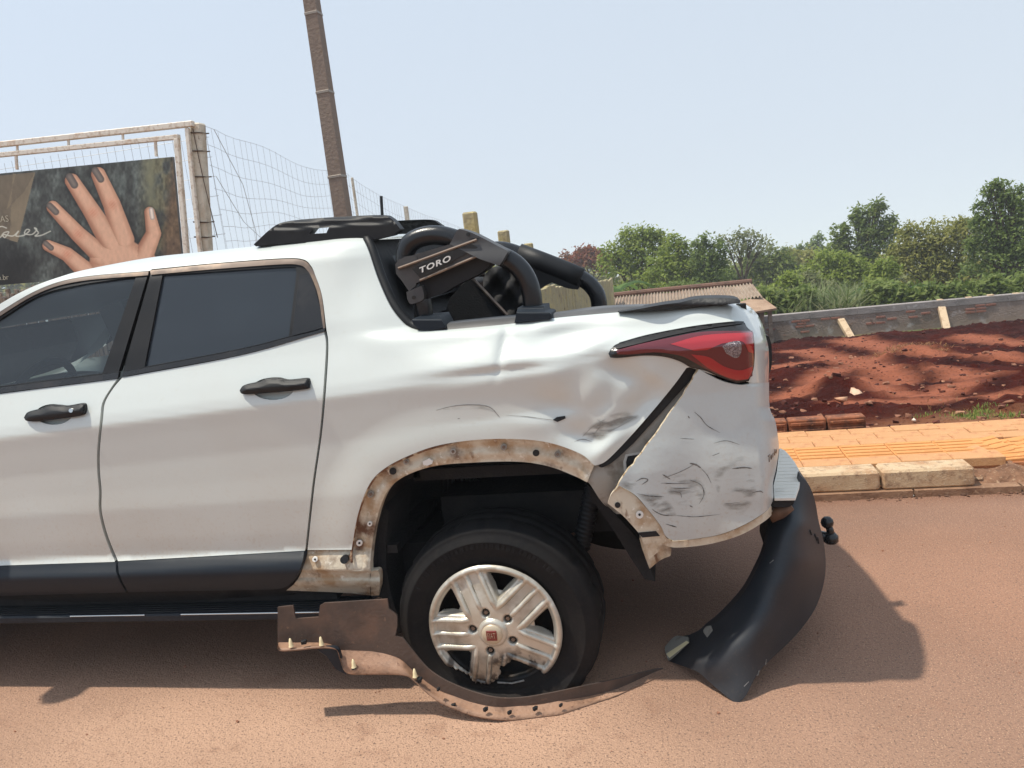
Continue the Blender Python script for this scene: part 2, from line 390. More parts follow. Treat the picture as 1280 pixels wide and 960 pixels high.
m_road = mat('dusty_asphalt', lin(172, 132, 108), .85, 0,
             [(8, lin(150, 114, 94), .56, .80, 6), (120, lin(112, 92, 80), .54, .68, 3), (230, lin(216, 178, 146), .60, .70, 2)],
             [(3, .01), (45, .006), (170, .006, 3)], spec=.25, attr='tint')
def sheet(name, x0, x1, y0, y1, nx, ny, zf, mat_, kind='structure', attr=None, xs=None, ys=None):
    gx, gy = np.meshgrid(np.linspace(x0, x1, nx) if xs is None else xs, np.linspace(y0, y1, ny) if ys is None else ys); ny, nx = gx.shape; z = zf(gx, gy)
    v = np.stack([gx, gy, z], -1).reshape(-1, 3); i = np.arange((nx-1)*(ny-1)); r, c = i//(nx-1), i % (nx-1); a = r*nx+c
    o = mobj(name, v, np.stack([a, a+1, a+nx+1, a+nx], 1), mat_, None, True, kind=kind)
    if attr is not None:
        at = o.data.color_attributes.new('tint', 'FLOAT_COLOR', 'POINT'); c = attr(gx, gy).reshape(-1, attr(gx[:1], gy[:1]).shape[-1])
        at.data.foreach_set('color', np.hstack([c, np.ones((len(c), 1))]).ravel().astype(np.float32))
    return o
def road_col(x, y):
    A = np.array; n = fbm(x*.9+4, y*.9, 111)[..., None]; n2 = fbm(x*3.5, y*3.5, 115)[..., None]
    c = A(lin(142, 109, 91))+0*n; c = c+(A(lin(163, 122, 99))-c)*sstep(.35, .65, n)*.7
    d = np.clip(np.exp(-((x+1.3)/1.7)**2-((y-2.0)/.55)**2)*1.35*(.55+.9*fbm(x*1.6, y*2.2, 118)), 0, 1)[..., None]; c = c+(A(lin(188, 152, 128))-c)*d   # pale dust lying on this side of the truck
    for yy, w in ((3.55, .16), (1.95, .2), (.5, .22)):
        k = np.exp(-((y-yy-.05*np.sin(x*.7))/w)**2)[..., None]; c = c*(1-.12*k*n2*1.6)
    g = np.exp(-((4.17-y)/.10)**2)[..., None]; c = c+(A(lin(128, 92, 74))-c)*g*.7
    return c*(.86+.28*n2)
xs_r = np.concatenate([np.linspace(-220, -5, 24)[:-1], np.arange(-5, 5, .055), np.linspace(5, 220, 24)]); ys_r = np.concatenate([np.linspace(-150, 0, 20)[:-1], np.arange(0, 4.12, .05), [4.12, 4.17]])
road = sheet('road', 0, 0, 0, 0, 0, 0, lambda x, y: 0*x, m_road, attr=road_col, xs=xs_r, ys=ys_r)
# the sheet that reaches the horizon, and the lot
m_far = mat('far_ground', lin(120, 112, 70), .9, 0, [(.4, lin(82, 98, 48), .4, .6), (2, lin(140, 106, 70), .55, .7)], (3, .1))
far = sheet('terrain', -900, 900, 21.5, 900, 60, 80, lambda x, y: slope(y), m_far)
lot_side = sheet('side_terrain', -400, -9.98, 5.0, 21.6, 30, 12, lambda x, y: slope(y)-.01, m_far)
lot_side2 = sheet('side_terrain', 17.98, 400, 5.0, 21.6, 30, 12, lambda x, y: slope(y)-.01, m_far)
tracks_px = [[(962, 462), (1010, 452), (1062, 450), (1085, 455)], [(985, 500), (1040, 472), (1075, 456), (1120, 446), (1180, 436)], [(1060, 428), (1110, 436), (1140, 446), (1200, 448), (1255, 452)],
             [(1070, 478), (1105, 490), (1160, 496), (1210, 484)], [(1000, 438), (1040, 448), (1085, 458), (1120, 480)], [(1210, 425), (1250, 428), (1290, 430)], [(1060, 505), (1140, 503), (1220, 498), (1300, 494)], [(1180, 470), (1225, 478), (1290, 470)]]
tracks = [T(*np.array(sm(t, 5)).T)[:, :2] for t in tracks_px]
def lot_track(x, y):
    x = x + .25*(fbm(x*1.3, y*1.3, 31)-.5); d = np.full(x.shape, 9e9)
    for t in tracks: d = np.minimum(d, dist_poly(t, x, y))
    w = .17+.026*(y-5); return np.clip(1.2-d/w, 0, 1)*(.6+.7*fbm(x*2, y*2, 37))
lumps = [(T(np.array([a]), np.array([b]))[0], r, h) for a, b, r, h in [(1042, 492, .36, .26), (1150, 446, .5, .30), (1118, 470, .6, .12), (1240, 450, .5, .18), (1010, 430, .9, .16), (1100, 425, .9, .14), (985, 470, .7, .12), (1200, 425, .8, .16), (1262, 478, .5, .14), (1165, 470, .6, .12), (1250, 412, 1.2, .25), (1130, 412, 1.0, .15), (1230, 404, 1.2, .22)]]
def lot_z(x, y):
    k = sstep(5.25, 6.2, y); q = lot_track(x, y)
    z = slope(y) + k*(1-.8*np.clip(q, 0, 1))*(.10*(fbm(x*1.1, y*1.1, 3)-.5) + .11*(fbm(x*4, y*4, 9)-.5) + .10*np.maximum(fbm(x*9, y*9, 15)-.42, 0)*1.6 + .06*(fbm(x*22, y*22, 19)-.5)) + (1-k)*.05*(fbm(x*6, y*6, 5)-.5)
    for c, r, h in lumps: z = z + .6*h*np.exp(-((x-c[0])**2+(y-c[1])**2)/r**2*1.2)*(.6+.9*fbm(x*5, y*5, 21))
    return z
def lot_col(x, y):
    q = np.clip(lot_track(x, y), 0, 1)[..., None]; n = fbm(x*1.5, y*1.5, 41)[..., None]; n2 = fbm(x*7, y*7, 44)[..., None]
    a, b, c, d = (np.array(lin(*v)) for v in ((44, 14, 10), (66, 22, 14), (156, 94, 70), (134, 104, 82)))
    col = a + (b-a)*sstep(.35, .65, n); col = col + (c-col)*np.clip(q*1.1, 0, .85); col = col*(.8+.4*n2)
    e = (1-sstep(5.2, 6.6, y + .8*fbm(x, y, 50)))[..., None]*sstep(1.15, 1.7, x + .5*fbm(x*2, y*2, 55))[..., None]
    col = col + (np.array(lin(164, 112, 80))-col)*np.clip(e, 0, 1)*.8
    g = (sstep(.50, .62, fbm(x*2.5, y*2.5, 61))*(1-sstep(5.2, 6.4, y))*sstep(1.3, 1.8, x))[..., None]
    return col + (d-col)*g*.6
m_lot = mat('red_soil', RED, .95, 0, [(30, lin(56, 24, 18), .55, .75), (70, lin(124, 62, 44), .66, .78)], [(9, .05), (40, .02)], attr='tint', spec=.1)
lot = sheet('red_soil_ground', -10, 18, 5.02, 21.7, 420, 270, lot_z, m_lot, attr=lot_col)
# ---- pavement
m_conc = mat('kerb_concrete', lin(200, 174, 140), .85, 0, [(5, lin(176, 134, 98), .42, .62, 6), (11, lin(136, 106, 82), .56, .70, 8), (30, lin(154, 126, 100), .54, .7), (90, lin(214, 196, 168), .6, .7)], [(30, .004), (150, .003)])
m_conc2 = mat('stained_kerb_base', lin(150, 116, 90), .9, 0, [(6, lin(116, 84, 64), .45, .7, 6), (40, lin(168, 136, 110), .58, .7)], [(25, .008), (120, .004)])
m_pave = mat('orange_paver', lin(196, 146, 100), .85, 0, [(3, lin(206, 158, 110), .45, .7), (22, lin(180, 120, 82), .54, .74), (90, lin(222, 176, 130), .6, .72)], [(60, .003), (200, .002)])
m_tact = mat('yellow_tactile_tile', lin(208, 148, 88), .8, 0, [(4, lin(196, 134, 78), .45, .7), (30, lin(222, 160, 100), .58, .72)], [(90, .002)])
m_bed = mat('sandy_bed', lin(176, 116, 76), .95, 0, [(14, lin(146, 92, 62), .45, .7)], [(40, .01)])
pv = MB(); pv.box((-1.4, 4.72, .05), (6.5, .76, .10)).box((21, 4.86, .03), (38.5, .70, .06)).box((-112, 4.72, .05), (214.5, .76, .10))
pave = pv.build('pavement', m_bed, kind='structure')
HB = 1.50                                            # where the kerb is broken away
kx = -8.0
while kx < 1.35:
    e = min(kx + .9, HB-.05); b = MB(); b.box(((kx+e)/2, 4.255, .088), (e-kx-.012, .15, .105), bev=.012); b.build('kerb_block', m_conc, pave); kx += .9
def chunk(c, s, seed, rot=None):
    import bmesh
    q = np.random.default_rng(seed); bm = bmesh.new(); pts = (q.random((14, 3))-.5)*np.array(s)*1.15
    for p in pts: bm.verts.new(p)
    bmesh.ops.convex_hull(bm, input=bm.verts[:]); bm.verts.ensure_lookup_table()
    for v in [v for v in bm.verts if not v.link_faces]: bm.verts.remove(v)
    bm.verts.index_update(); v = np.array([tuple(x.co) for x in bm.verts]); f = [tuple(x.index for x in y.verts) for y in bm.faces]; bm.free()
    if rot is not None: v = v@rot.T
    return v + np.array(c), f
b = MB()
for i in range(40): b.box((-7.6+i*.5, 4.20, .018), (.49, .09, .036), rot=rotz(.004*((i*7) % 5-2)))
b.build('kerb_footing', m_conc2, pave)
# paver rows behind the kerb: two plain, two ridged, two plain
tile = MB().box((0, 0, 0), (.247, .122, .05), bev=.004).build('paver', m_pave, pave); tile.location = (.02, 4.395, .118)
tact = MB(); tact.box((0, 0, 0), (.247, .247, .05), bev=.004)
for k in range(4): tact.box((0, -.09+k*.06, .0275), (.235, .03, .007), bev=.003)
tact = tact.build('tactile_tile', m_tact, pave); tact.location = (.02, 4.583, .115)
def put(src, x, y, z, rx=0, ry=0, rz=0):
    c = src.copy(); COL.objects.link(c); c.parent = pave; c.location = (x, y, z); c.rotation_euler = (rx, ry, rz); return c
def broken(x, y): return x > 1.55+.9*(y-4.4)+.1*math.sin(y*9)
for i in range(-14, 24):
    for row, y in ((0, 4.395), (1, 4.76), (2, 4.884), (3, 5.008)):
        x = .02+.25*i+(.125 if row % 2 else 0)
        if (row == 0 and i == 0): continue
        if row == 0 and broken(x, y): continue
        if x > 4.5 and row == 0: continue
        put(tile, x, y, .116+rnd.uniform(-.003, .003), rnd.uniform(-.012, .012), rnd.uniform(-.008, .008), rnd.uniform(-.01, .01))
    x = .02+.25*i
    if i and not broken(x, 4.45): put(tact, x, 4.583, .113+rnd.uniform(-.003, .003), rnd.uniform(-.01, .01), rnd.uniform(-.01, .01), rnd.uniform(-.006, .006))
for (px, py, dx, dy, rz, rx, ry) in [(1228, 563, .25, .25, .12, .10, -.16), (1203, 571, .25, .14, .25, .05, -.2), (1262, 566, .25, .25, -.1, .06, -.08), (1279, 561, .25, .25, .05, .16, -.1), (1300, 560, .25, .25, .2, .1, .05)]:
    p = PZ(px, py, .11); put(tact if dy > .2 else tile, p[0], p[1], .10, rx, ry, rz)
m_rub = mat('rubble', lin(168, 140, 112), .9, 0, [(20, lin(120, 90, 70), .45, .7), (60, lin(196, 172, 144), .58, .7)], [(40, .01)])
rub = MB(); q = np.random.default_rng(4)
for i in range(120):
    x = q.uniform(1.45, 4.2); y = q.uniform(4.18, 4.46); s = q.uniform(.015, .07)*(1 if i > 14 else 1.8); rub.add(*chunk((x, y, .035+s*.2), (s*1.5, s, s*.8), i+50, rotz(q.uniform(0, 3))))
rub.build('kerb_rubble', m_rub, pave, kind='stuff')
rb = mat('rubble_earth', lin(136, 100, 76), .95, 0, [(12, lin(100, 70, 52), .45, .7), (60, lin(172, 142, 114), .58, .7)], [(30, .02)])
sheet('broken_kerb_earth', 1.3, 12, 4.172, 4.53, 260, 22, lambda x, y: .004+.085*sstep(4.165, 4.30, y)*(.5+fbm(x*9, y*9, 71)) - .01*(x < 1.34), rb)
# ---- the row of hollow bricks along the back of the pavement
m_brick = mat('hollow_brick', lin(148, 90, 60), .9, 0, [(7, lin(84, 54, 42), .42, .62, 8), (40, lin(186, 126, 86), .58, .72), (16, lin(70, 46, 36), .60, .72, 6)], [(40, .006)])
edge = thing('brick_edging', 'low row of weathered orange hollow bricks set along the back of the pavement', 'brick edging', (.7, 5.2, .05))
for i in range(-9, 2):
    p = .80+.238*i; b = MB(); b.box((p, 5.2, .12), (.228, .10, .145), rot=rotz(rnd.uniform(-.02, .02)), bev=.006)
    for k in range(3): b.box((p, 5.146, .075+.045*k), (.205, .012, .022), bev=.004)
    b.build('brick', m_brick, edge)
for i, (px, py, s, c) in enumerate([(1068, 498, .17, (216, 178, 150)), (1052, 503, .09, (206, 160, 126)), (1090, 506, .07, (190, 140, 110)), (1143, 527, .045, (226, 206, 190)), (1079, 496, .06, (220, 190, 160))]):
    p = T(np.array([px]), np.array([py]))[0]; v, f = chunk((p[0], p[1], p[2]+s*.25), (s, s*.6, s*.6), i+5, rotz(.4*i))
    tag(mobj('stone', v, f, mat('pale_stone', lin(*c), .9, 0, [(30, lin(170, 120, 90), .55, .7)]), base=(p[0], p[1], p[2])),
        ['largest pale stone lying on the soil behind the row of bricks', 'medium pinkish stone left of the largest stone behind the bricks', 'small brown stone past the right end of the brick row', 'small white stone on the bare ground at the pavement edge', 'small pale stone touching the right side of the largest stone behind the bricks'][i], 'stone')
pk = MB(); q = np.random.default_rng(12)
for i in range(230):
    y = q.uniform(1.9, 4.1); x = q.uniform(-2.5, 2.2); s = abs(q.normal(0, .0032))+.002; pk.add(*chunk((x, y, s*.3), (s*1.3, s, s*.8), i % 30))
for i in range(900):
    y = 5.25+q.random()**2*9; x = q.uniform(.3, 9); s = abs(q.normal(0, .02))+.008; z = float(lot_z(np.array([x]), np.array([y]))[0]); pk.add(*chunk((x, y, z+s*.2), (s*1.4, s, s*.8), i % 40))
cl = MB(); q = np.random.default_rng(21)
ys_ = 5.35+q.random(2600)**1.5*14; xs_ = q.uniform(.3, 1, 2600)*0+q.uniform(.2, 11, 2600); zs_ = lot_z(xs_, ys_); hull = [chunk((0, 0, 0), (1, .85, .7), 300+k) for k in range(14)]
for i in range(2600):
    s = abs(q.normal(0, .020))+.010; v, f = hull[i % 14]; cl.add(np.array(v)*s+[xs_[i], ys_[i], zs_[i]+s*.1], f)
cl.build('soil_clods', mat('soil_clod', lin(80, 40, 32), .95, 0, [(2, lin(112, 58, 42), .45, .65)]), kind='stuff')
pk.build('loose_pebbles', mat('pebbles', lin(140, 96, 74), .9, 0, [(3, lin(176, 130, 100), .5, .7)]), kind='stuff')

# ---- grass and straw
m_grass = leafmat('grass', lin(82, 108, 48), lin(118, 142, 66), lin(168, 160, 90))
def blades(name, spots, mat_, parent=None, **kw):
    V = []; F = []; Tn = []
    for (x, y, z, h, w, lean, n, rad) in spots:
        for i in range(n):
            a = rnd.uniform(0, 6.28); r = rad*math.sqrt(rnd.random()); hh = h*rnd.uniform(.5, 1.1); b = rnd.uniform(0, 6.28); l = lean*rnd.uniform(.3, 1.2)*hh
            p = np.array([x+r*math.cos(a), y+r*math.sin(a), z]); d = np.array([math.cos(b), math.sin(b), 0]); s_ = np.array([-d[1], d[0], 0])*w/2
            k = len(V); V += [p-s_, p+s_, p+d*l*.35+[0, 0, hh*.6]-s_*.8, p+d*l*.35+[0, 0, hh*.6]+s_*.8, p+d*l+[0, 0, hh*(1-.25*lean)]]
            F += [(k, k+1, k+3), (k, k+3, k+2), (k+2, k+3, k+4)]; t = rnd.random(); Tn += [t]*5
    o = mobj(name, V, np.array(F), mat_, parent, True, **kw)
    o.data.attributes.new('tint', 'FLOAT', 'POINT').data.foreach_set('value', np.array(Tn, np.float32)); return o
def tuft(px, py, h, n, rad):
    p = T(np.array([px]), np.array([py]))[0]; return (p[0], p[1], p[2]-.01, h, .006, .7, n, rad)
gd = MB(); q = np.random.default_rng(33)
for i in range(420):
    x = q.uniform(-.5, 4.5); y = 4.172-abs(q.normal(0, .022)); s = abs(q.normal(0, .006))+.003; gd.add(*chunk((x, y, s*.25), (s*2.4, s*1.4, s), i % 25+500, rotz(q.uniform(0, 3))))
gd.build('gutter_dirt', mat('gutter_dirt', lin(96, 70, 56), .95, 0, [(5, lin(150, 110, 86), .45, .65)]), kind='stuff')
blades('grass_tufts', [tuft(*a) for a in [(1228, 522, .05, 160, .14), (1205, 523, .05, 120, .12), (1240, 508, .04, 60, .1), (1165, 522, .04, 60, .12), (1255, 524, .05, 90, .12), (1275, 521, .05, 80, .12), (1190, 520, .03, 60, .2), (1232, 516, .06, 60, .06)]], m_grass, kind='stuff')
m_straw = leafmat('straw', lin(116, 76, 48), lin(146, 102, 66), lin(170, 130, 88))
p = T(np.array([1148]), np.array([446]))[0]
tag(blades('straw_heap', [(p[0], p[1], p[2]+.10, .10, .012, 2.2, 260, .40), (p[0]-.35, p[1], p[2]+.02, .07, .012, 2.2, 140, .4)], m_straw, base=tuple(p)), 'heap of dry straw on the red soil in the middle of the lot', 'straw heap')
blades('dry_debris', [tuft(a, b, .05, 14, .3) for a, b in [(1000, 440), (1035, 436), (1086, 462), (1196, 488), (1120, 500), (1225, 505), (1180, 510), (1150, 512), (1240, 490)]], m_straw, kind='stuff')

# ---- low wall across the far side of the lot
m_wall = mat('grey_plaster_wall', lin(150, 134, 124), .9, 0, [(1.2, lin(128, 112, 102), .42, .62, 6), (3, lin(170, 162, 160), .56, .7, 6), (6, lin(150, 96, 74), .62, .74, 5, (1, 1, 3))], [(20, .02)])
m_wbrick = mat('wall_brick', lin(146, 100, 84), .9, 0, [(3, lin(124, 104, 96), .45, .65)], [(30, .01)])
WY = 22.0; wall = thing('low_boundary_wall', 'long low grey plastered brick wall across the far side of the red soil lot', 'wall', (5, WY, -1.9))
wt = lambda x: -1.185 - .004*(x-2.3)
b = MB()
for i in range(-6, 22):
    x = i*1.2; b.box((x+.6, WY+.1, -1.63), (1.2, .2, .62)); 
b.build('lower_course', m_wall, wall)
b = MB()
for i in range(-6, 22): x = i*1.2; b.box((x+.6, WY+.095, -1.30+.07), (1.2, .22, .18), bev=.01)
b.build('ring_beam', mat('grey_beam', lin(148, 140, 136), .9, 0, [(2, lin(122, 116, 112), .45, .65), (8, lin(176, 170, 168), .58, .72)], [(20, .01)]), wall)
rb_ = random.Random(3); brk = None
for x0, x1, zr in ((2.2, 4.3, 5), (4.7, 5.7, 4), (5.9, 6.9, 3), (7.4, 8.2, 3)):
    for k in range(zr):
        x = x0 + rb_.uniform(0, .2)
        while x < x1:
            if rb_.random() < .34:
                if brk is None: brk = MB().box((0, 0, 0), (.23, .03, .055), bev=.006).build('brick', m_wbrick, wall); c = brk
                else: c = brk.copy(); COL.objects.link(c); c.parent = wall
                c.location = (x, WY-.006, -1.36-.075*k)
            x += .25
m_prop = mat('prop_concrete', lin(200, 176, 144), .85, 0, [(8, lin(160, 130, 100), .5, .7)])
for i, (a, b_) in enumerate((((1051, 400), (1057, 420)), ((1177, 385), (1188, 411)))):
    A = PY(*a, WY-.04); B = T(np.array([b_[0]]), np.array([b_[1]]))[0]; B[1] = WY-.75; B[2] = slope(B[1])-.05; A = np.array(A)
    t = A-B; L = np.linalg.norm(t); t /= L; xx = np.array([1., 0, 0]); yy = np.cross(t, xx); yy /= np.linalg.norm(yy)
    MB().box((A+B)/2, (.17, .12, L), rot=np.stack([np.cross(yy, t), yy, t], 1), bev=.01).build('buttress', m_prop, wall)
for px, py in ((1102, 383), (1133, 380), (1175, 374), (1211, 371), (1238, 368), (1270, 366)):
    P = PY(px, py, WY+.1); MB().box((P[0], WY+.1, (P[2]-1.2)/2), (.14, .14, P[2]+1.2), bev=.01).build('post_stub', m_prop, wall)

# ---- billboard at the left
BY = 6.5
m_steel = mat('pale_painted_steel', lin(232, 224, 210), .5, .0, [(6, lin(196, 160, 126), .52, .7, 6), (30, lin(190, 170, 148), .5, .7)], (60, .001))
m_postc = mat('old_concrete_post', lin(218, 208, 190), .9, 0, [(5, lin(180, 160, 134), .45, .68, 6), (18, lin(112, 92, 70), .60, .74), (40, lin(200, 192, 176), .55, .7)], (40, .006))
bill = thing('billboard', 'tall billboard in a pale steel frame showing a hand with brown nails', 'billboard', (-5.2, BY, .05), None)
def bar(name, a, b, w, Y=BY, d=None, mat_=m_steel, parent=None, down=0):
    A = np.array(PY(*a, Y)); B = np.array(PY(*b, Y)); t = B-A; L = np.linalg.norm(t); t /= L; y = np.array([0, 1., 0]); x = np.cross(y, t)
    if down: B = B + t*down; L += down
    return MB().box((A+B)/2, (w, d or w, L), rot=np.stack([x, y, t], 1), bev=w*.12).build(name, mat_, parent or bill)
bar('outer_rail', (-140, 196), (242, 154.5), .05); bar('inner_rail', (-140, 208), (224, 171), .042)
bar('outer_upright', (234, 160), (250, 312), .035, down=1.9); bar('inner_upright', (221, 173), (233, 312), .045, down=1.9)
for px in (21, 85, 153): bar('strut', (px, 177-.11*px+.0), (px+1, 194-.11*px), .018)
for px in (20, 194): bar('hanger', (px, 196-.115*px), (px+1.5, 214-.095*px), .022)
gx, gy = np.meshgrid(np.linspace(-130, 228, 420), np.linspace(180, 372, 225))
def seg(pts, rr, x, y):
    d = np.full(x.shape, 1e9); sx = np.zeros(x.shape)
    for i in range(len(pts)-1):
        a, b = np.array(pts[i], float), np.array(pts[i+1], float); ab = b-a; t = np.clip(((x-a[0])*ab[0]+(y-a[1])*ab[1])/(ab@ab), 0, 1)
        r = rr[i]+(rr[i+1]-rr[i])*t; q = np.hypot(x-a[0]-t*ab[0], y-a[1]-t*ab[1])/r
        cr = ((x-a[0])*ab[1]-(y-a[1])*ab[0])/np.sqrt(ab@ab)/r; u = q < d; d = np.where(u, q, d); sx = np.where(u, cr, sx)
    return d, sx
def bcol(x, y):
    n = fbm(x/9, y/16, 81); n2 = fbm(x/2.5, y/5, 85); n3 = fbm(x/30, y/30, 88)
    A = np.array
    c = A((62, 62, 58))+(A((96, 100, 94))-A((62, 62, 58)))*sstep(.35, .7, n*.6+n3*.4)[..., None]; c = c*(.62+.75*n2)[..., None]
    r = sstep(168, 192, x+8*(n-.5)); c = c+(A((104, 98, 76))*(.6+.8*n2)[..., None]-c)*(r*sstep(.3, .6, n))[..., None]
    r2 = np.exp(-((x-188)/7)**2); c = c+(A((128, 124, 96))-c)*(r2*.7)[..., None]; br = sstep(202, 215, x+10*(n-.5)+(y-260)*.10); c = c+(A((112, 84, 62))*(.6+.7*n2)[..., None]-c)*(.8*br)[..., None]
    dk = sstep(60, 20, x)*sstep(285, 330, y); c = c*(1-.6*dk)[..., None]
    for poly, cc in (([(-130, 234), (44, 215), (22, 303), (-10, 292), (-40, 300), (-130, 310)], (112, 98, 80)), ([(16, 217), (20, 217), (8, 262), (30, 240), (44, 215), (22, 303), (12, 300)], (128, 112, 90))):
        k = inside(poly, x, y); c = np.where(k[..., None], A(cc)*(.82+.3*n3+.12*n2)[..., None], c)
    fingers = [([(60, 307), (84, 318), (112, 343)], (7, 9, 12)), ([(66, 259), (98, 293), (134, 326)], (8, 10, 13)), ([(90, 226), (116, 266), (140, 306)], (9, 11, 14)), ([(123, 218), (140, 256), (154, 300)], (9, 11, 14)),
               ([(187, 265), (192, 292), (178, 322)], (6.5, 9.5, 13)), ([(130, 322), (150, 322), (175, 335)], (18, 26, 24)), ([(140, 345), (160, 380)], (34, 40))]
    best = np.full(x.shape, 9.0); side = np.zeros(x.shape); tip = np.zeros(x.shape)
    for pts, rr in fingers:
        d, s_ = seg(pts, rr, x, y); u = d < best; best = np.where(u, d, best); side = np.where(u, s_, side)
    sh = np.exp(-np.clip(best-1, 0, 9)*4)*(best > 1); c = c*(1-.5*sh)[..., None]
    hand = sstep(1.05, .95, best)
    sk = A((214, 164, 134)) + (A((150, 96, 72))-A((214, 164, 134)))*np.clip(sstep(.35, 1.0, best)*.55 + .45*sstep(.2, -.9, side) - .1, 0, 1)[..., None]
    for kx, ky in ((98, 293), (116, 266), (140, 256), (84, 318)):
        e = np.exp(-((x-kx)**2+(y-ky)**2)/40); sk = sk+(A((198, 126, 98))-sk)*(e*.6*(1+.4*np.sin((x+y)*1.5)))[..., None]
    sk = sk*(.95+.1*n2)[..., None]; c = c+(sk-c)*hand[..., None]
    for (a, b, r) in (((62, 257), (70, 265), 4.2), ((87, 221), (93, 231), 5), ((119, 213), (126, 224), 4.6), ((57, 304), (64, 310), 3.6), ((189, 262), (190.5, 272), 3.0)):
        d, _ = seg([a, b], (r, r), x, y); k = sstep(1.05, .85, d); cc = A((104, 92, 84)) if r != 3.0 else A((196, 176, 162)); c = c+(cc*(.85+.35*sstep(1, 0, d))[..., None]-c)*k[..., None]
    script = [sm([(-14, 297), (-8, 290), (-4, 296), (0, 297), (5, 291), (11, 290), (6, 297), (4, 293), (16, 295), (23, 289), (20, 295), (30, 294), (37, 288), (33, 287), (31, 292), (40, 293), (46, 287), (43, 285), (48, 291), (44, 295), (52, 294), (63, 289)], 6), sm([(-4, 285), (2, 283), (8, 285)], 4)]
    for s_ in script:
        d = dist_poly(s_, x, y); k = sstep(1.0, .45, d); c = c+(A((206, 200, 184))-c)*(.85*k)[..., None]
    c = c*np.array([1.10, 1.14, 1.16]); f = np.clip(c, 0, 255)/255; return np.where(f <= .04, f/12.92, ((f+.055)/1.055)**2.4)
# panel edge runs from (0,217) to (215,196) on top and down to (226,320)
U = np.linspace(0, 1, 460); Vv = np.linspace(0, 1, 240); uu, vv = np.meshgrid(U, Vv)
tx = -130+(215.5+130)*uu; ty = 229.5+(196-229.5)*uu; bx = -118+(228.5+118)*uu; by_ = 366+(338-366)*uu
gx = tx+(bx-tx)*vv; gy = ty+(by_-ty)*vv; v = PY(gx, gy, BY-.02).reshape(-1, 3); nx, ny = 460, 240
i = np.arange((nx-1)*(ny-1)); r_, c_ = i//(nx-1), i % (nx-1); a_ = r_*nx+c_
m_print = mat('printed_poster', (.5, .5, .5), .45, attr='print')
po = mobj('poster', v, np.stack([a_, a_+nx, a_+nx+1, a_+1], 1), m_print, bill)
at = po.data.color_attributes.new('print', 'FLOAT_COLOR', 'POINT'); cc = bcol(gx, gy).reshape(-1, 3); at.data.foreach_set('color', np.hstack([cc, np.ones((len(cc), 1))]).ravel().astype(np.float32))
cor = [PY(*q, BY-.017) for q in ((-130, 229.5), (215.5, 196), (228.5, 338), (-118, 366))]
MB().prism(cor, (0, .03, 0)).build('poster_board', mat('board_back', (.2, .2, .2), .7), bill)
m_txt = mat('poster_text', lin(196, 190, 170), .6); ux = np.array(PY(60, 212, BY))-np.array(PY(0, 218, BY)); ux /= np.linalg.norm(ux); uy = np.array(PY(20, 240, BY))-np.array(PY(22.5, 262, BY)); uy /= np.linalg.norm(uy)
text_part('printed_word', 'AS', .085, PY(5.5, 274, BY-.026), ux, uy, m_txt, bill, extrude=.001, offset=-.001)
text_part('printed_word', 'n.br', .075, PY(4, 347, BY-.026), ux, uy, m_txt, bill, extrude=.001, offset=-.001)
# ---- wire fence: front run behind the billboard, side run that goes away from the street at X = FX
m_wire = mat('galvanised_wire', lin(172, 172, 172), .5, .6); FX = -3.9
wf = thing('wire_fence', 'tall wavy wire mesh fence running away from the billboard corner post', 'fence', (FX, 6.6, .0))
A = np.array(PY(247, 154, BY+.08)); B = np.array(PY(257, 312, BY+.08)); t = A-B; t /= np.linalg.norm(t); x_ = np.cross([0, 1., 0], t)
MB().box((A+B)/2-t*.9, (.105, .10, np.linalg.norm(A-B)+1.8), rot=np.stack([x_, [0, 1., 0], t], 1), bev=.012).build('corner_post', m_postc, wf)
tie = MB()
for k in (.08, .22, .42, .78, .9): c = A+(B-A)*k; tie.tube([c+np.array(q) for q in ((-.065, -.06, .01), (.065, -.06, -.008), (.065, .06, 0), (-.065, .06, .01), (-.065, -.06, .012))], .006, 5)
tie.tube([A+[-.02, -.06, -.05], A+[0, -.065, -.5], A+[.035, -.06, -1.0]], .004, 5)
tie.build('wire_tie', mat('rusty_wire', lin(96, 78, 66), .7, .4), wf)
top_px = sm([(250, 156), (268, 162), (290, 172), (330, 183), (372, 206), (400, 213), (428, 214), (446, 226), (478, 246), (507, 259), (555, 277), (600, 293)], 5)
tp = PX(top_px[:, 0], top_px[:, 1], FX); ys = tp[:, 1]; zs = tp[:, 2]
def ftop(y): return np.interp(y, ys, zs)
wm = MB(); Y = BY+.1
while Y < 17:
    zt = ftop(Y); zb = slope(Y)-.05; w = .03*math.sin(Y*3.1); wm.tube([(FX+.01*math.sin(Y*9), Y, zt), (FX+w*.5, Y+.01*math.sin(Y*7), (zt+zb)/2), (FX, Y, zb)], .0015, 4, False); Y += .105+.02*rnd.random()
for k in range(14):
    yy = np.linspace(BY+.1, 17, 60); d = k*.165; wm.tube(np.stack([FX+.015*np.sin(yy*2.3+k), yy, ftop(yy)-d-.02*np.sin(yy*1.7+k*.7)*min(k, 3)], 1), .0016, 4, False)
wm.tube([(FX, 6.75, ftop(6.75)), (FX, 7.1, 2.35), (FX, 7.2, 1.9), (FX, 7.05, 1.2)], .003, 4).tube([(FX, 6.65, 2.4), (FX, 7.0, 2.0), (FX, 7.8, 1.55), (FX, 8.6, 1.2)], .0028, 4)
wm.build('wire_mesh', m_wire, wf, kind='stuff')
wm = MB()
for i in range(70): x = FX-.02-i*.085; wm.tube([(x, BY+.14, 2.80-.01*(i % 3)), (x, BY+.14, .1)], .0018, 4, False)
for k in range(12): wm.tube([(FX, BY+.14, 2.74-k*.17), (FX-6, BY+.14, 2.74-k*.17)], .0018, 4, False)
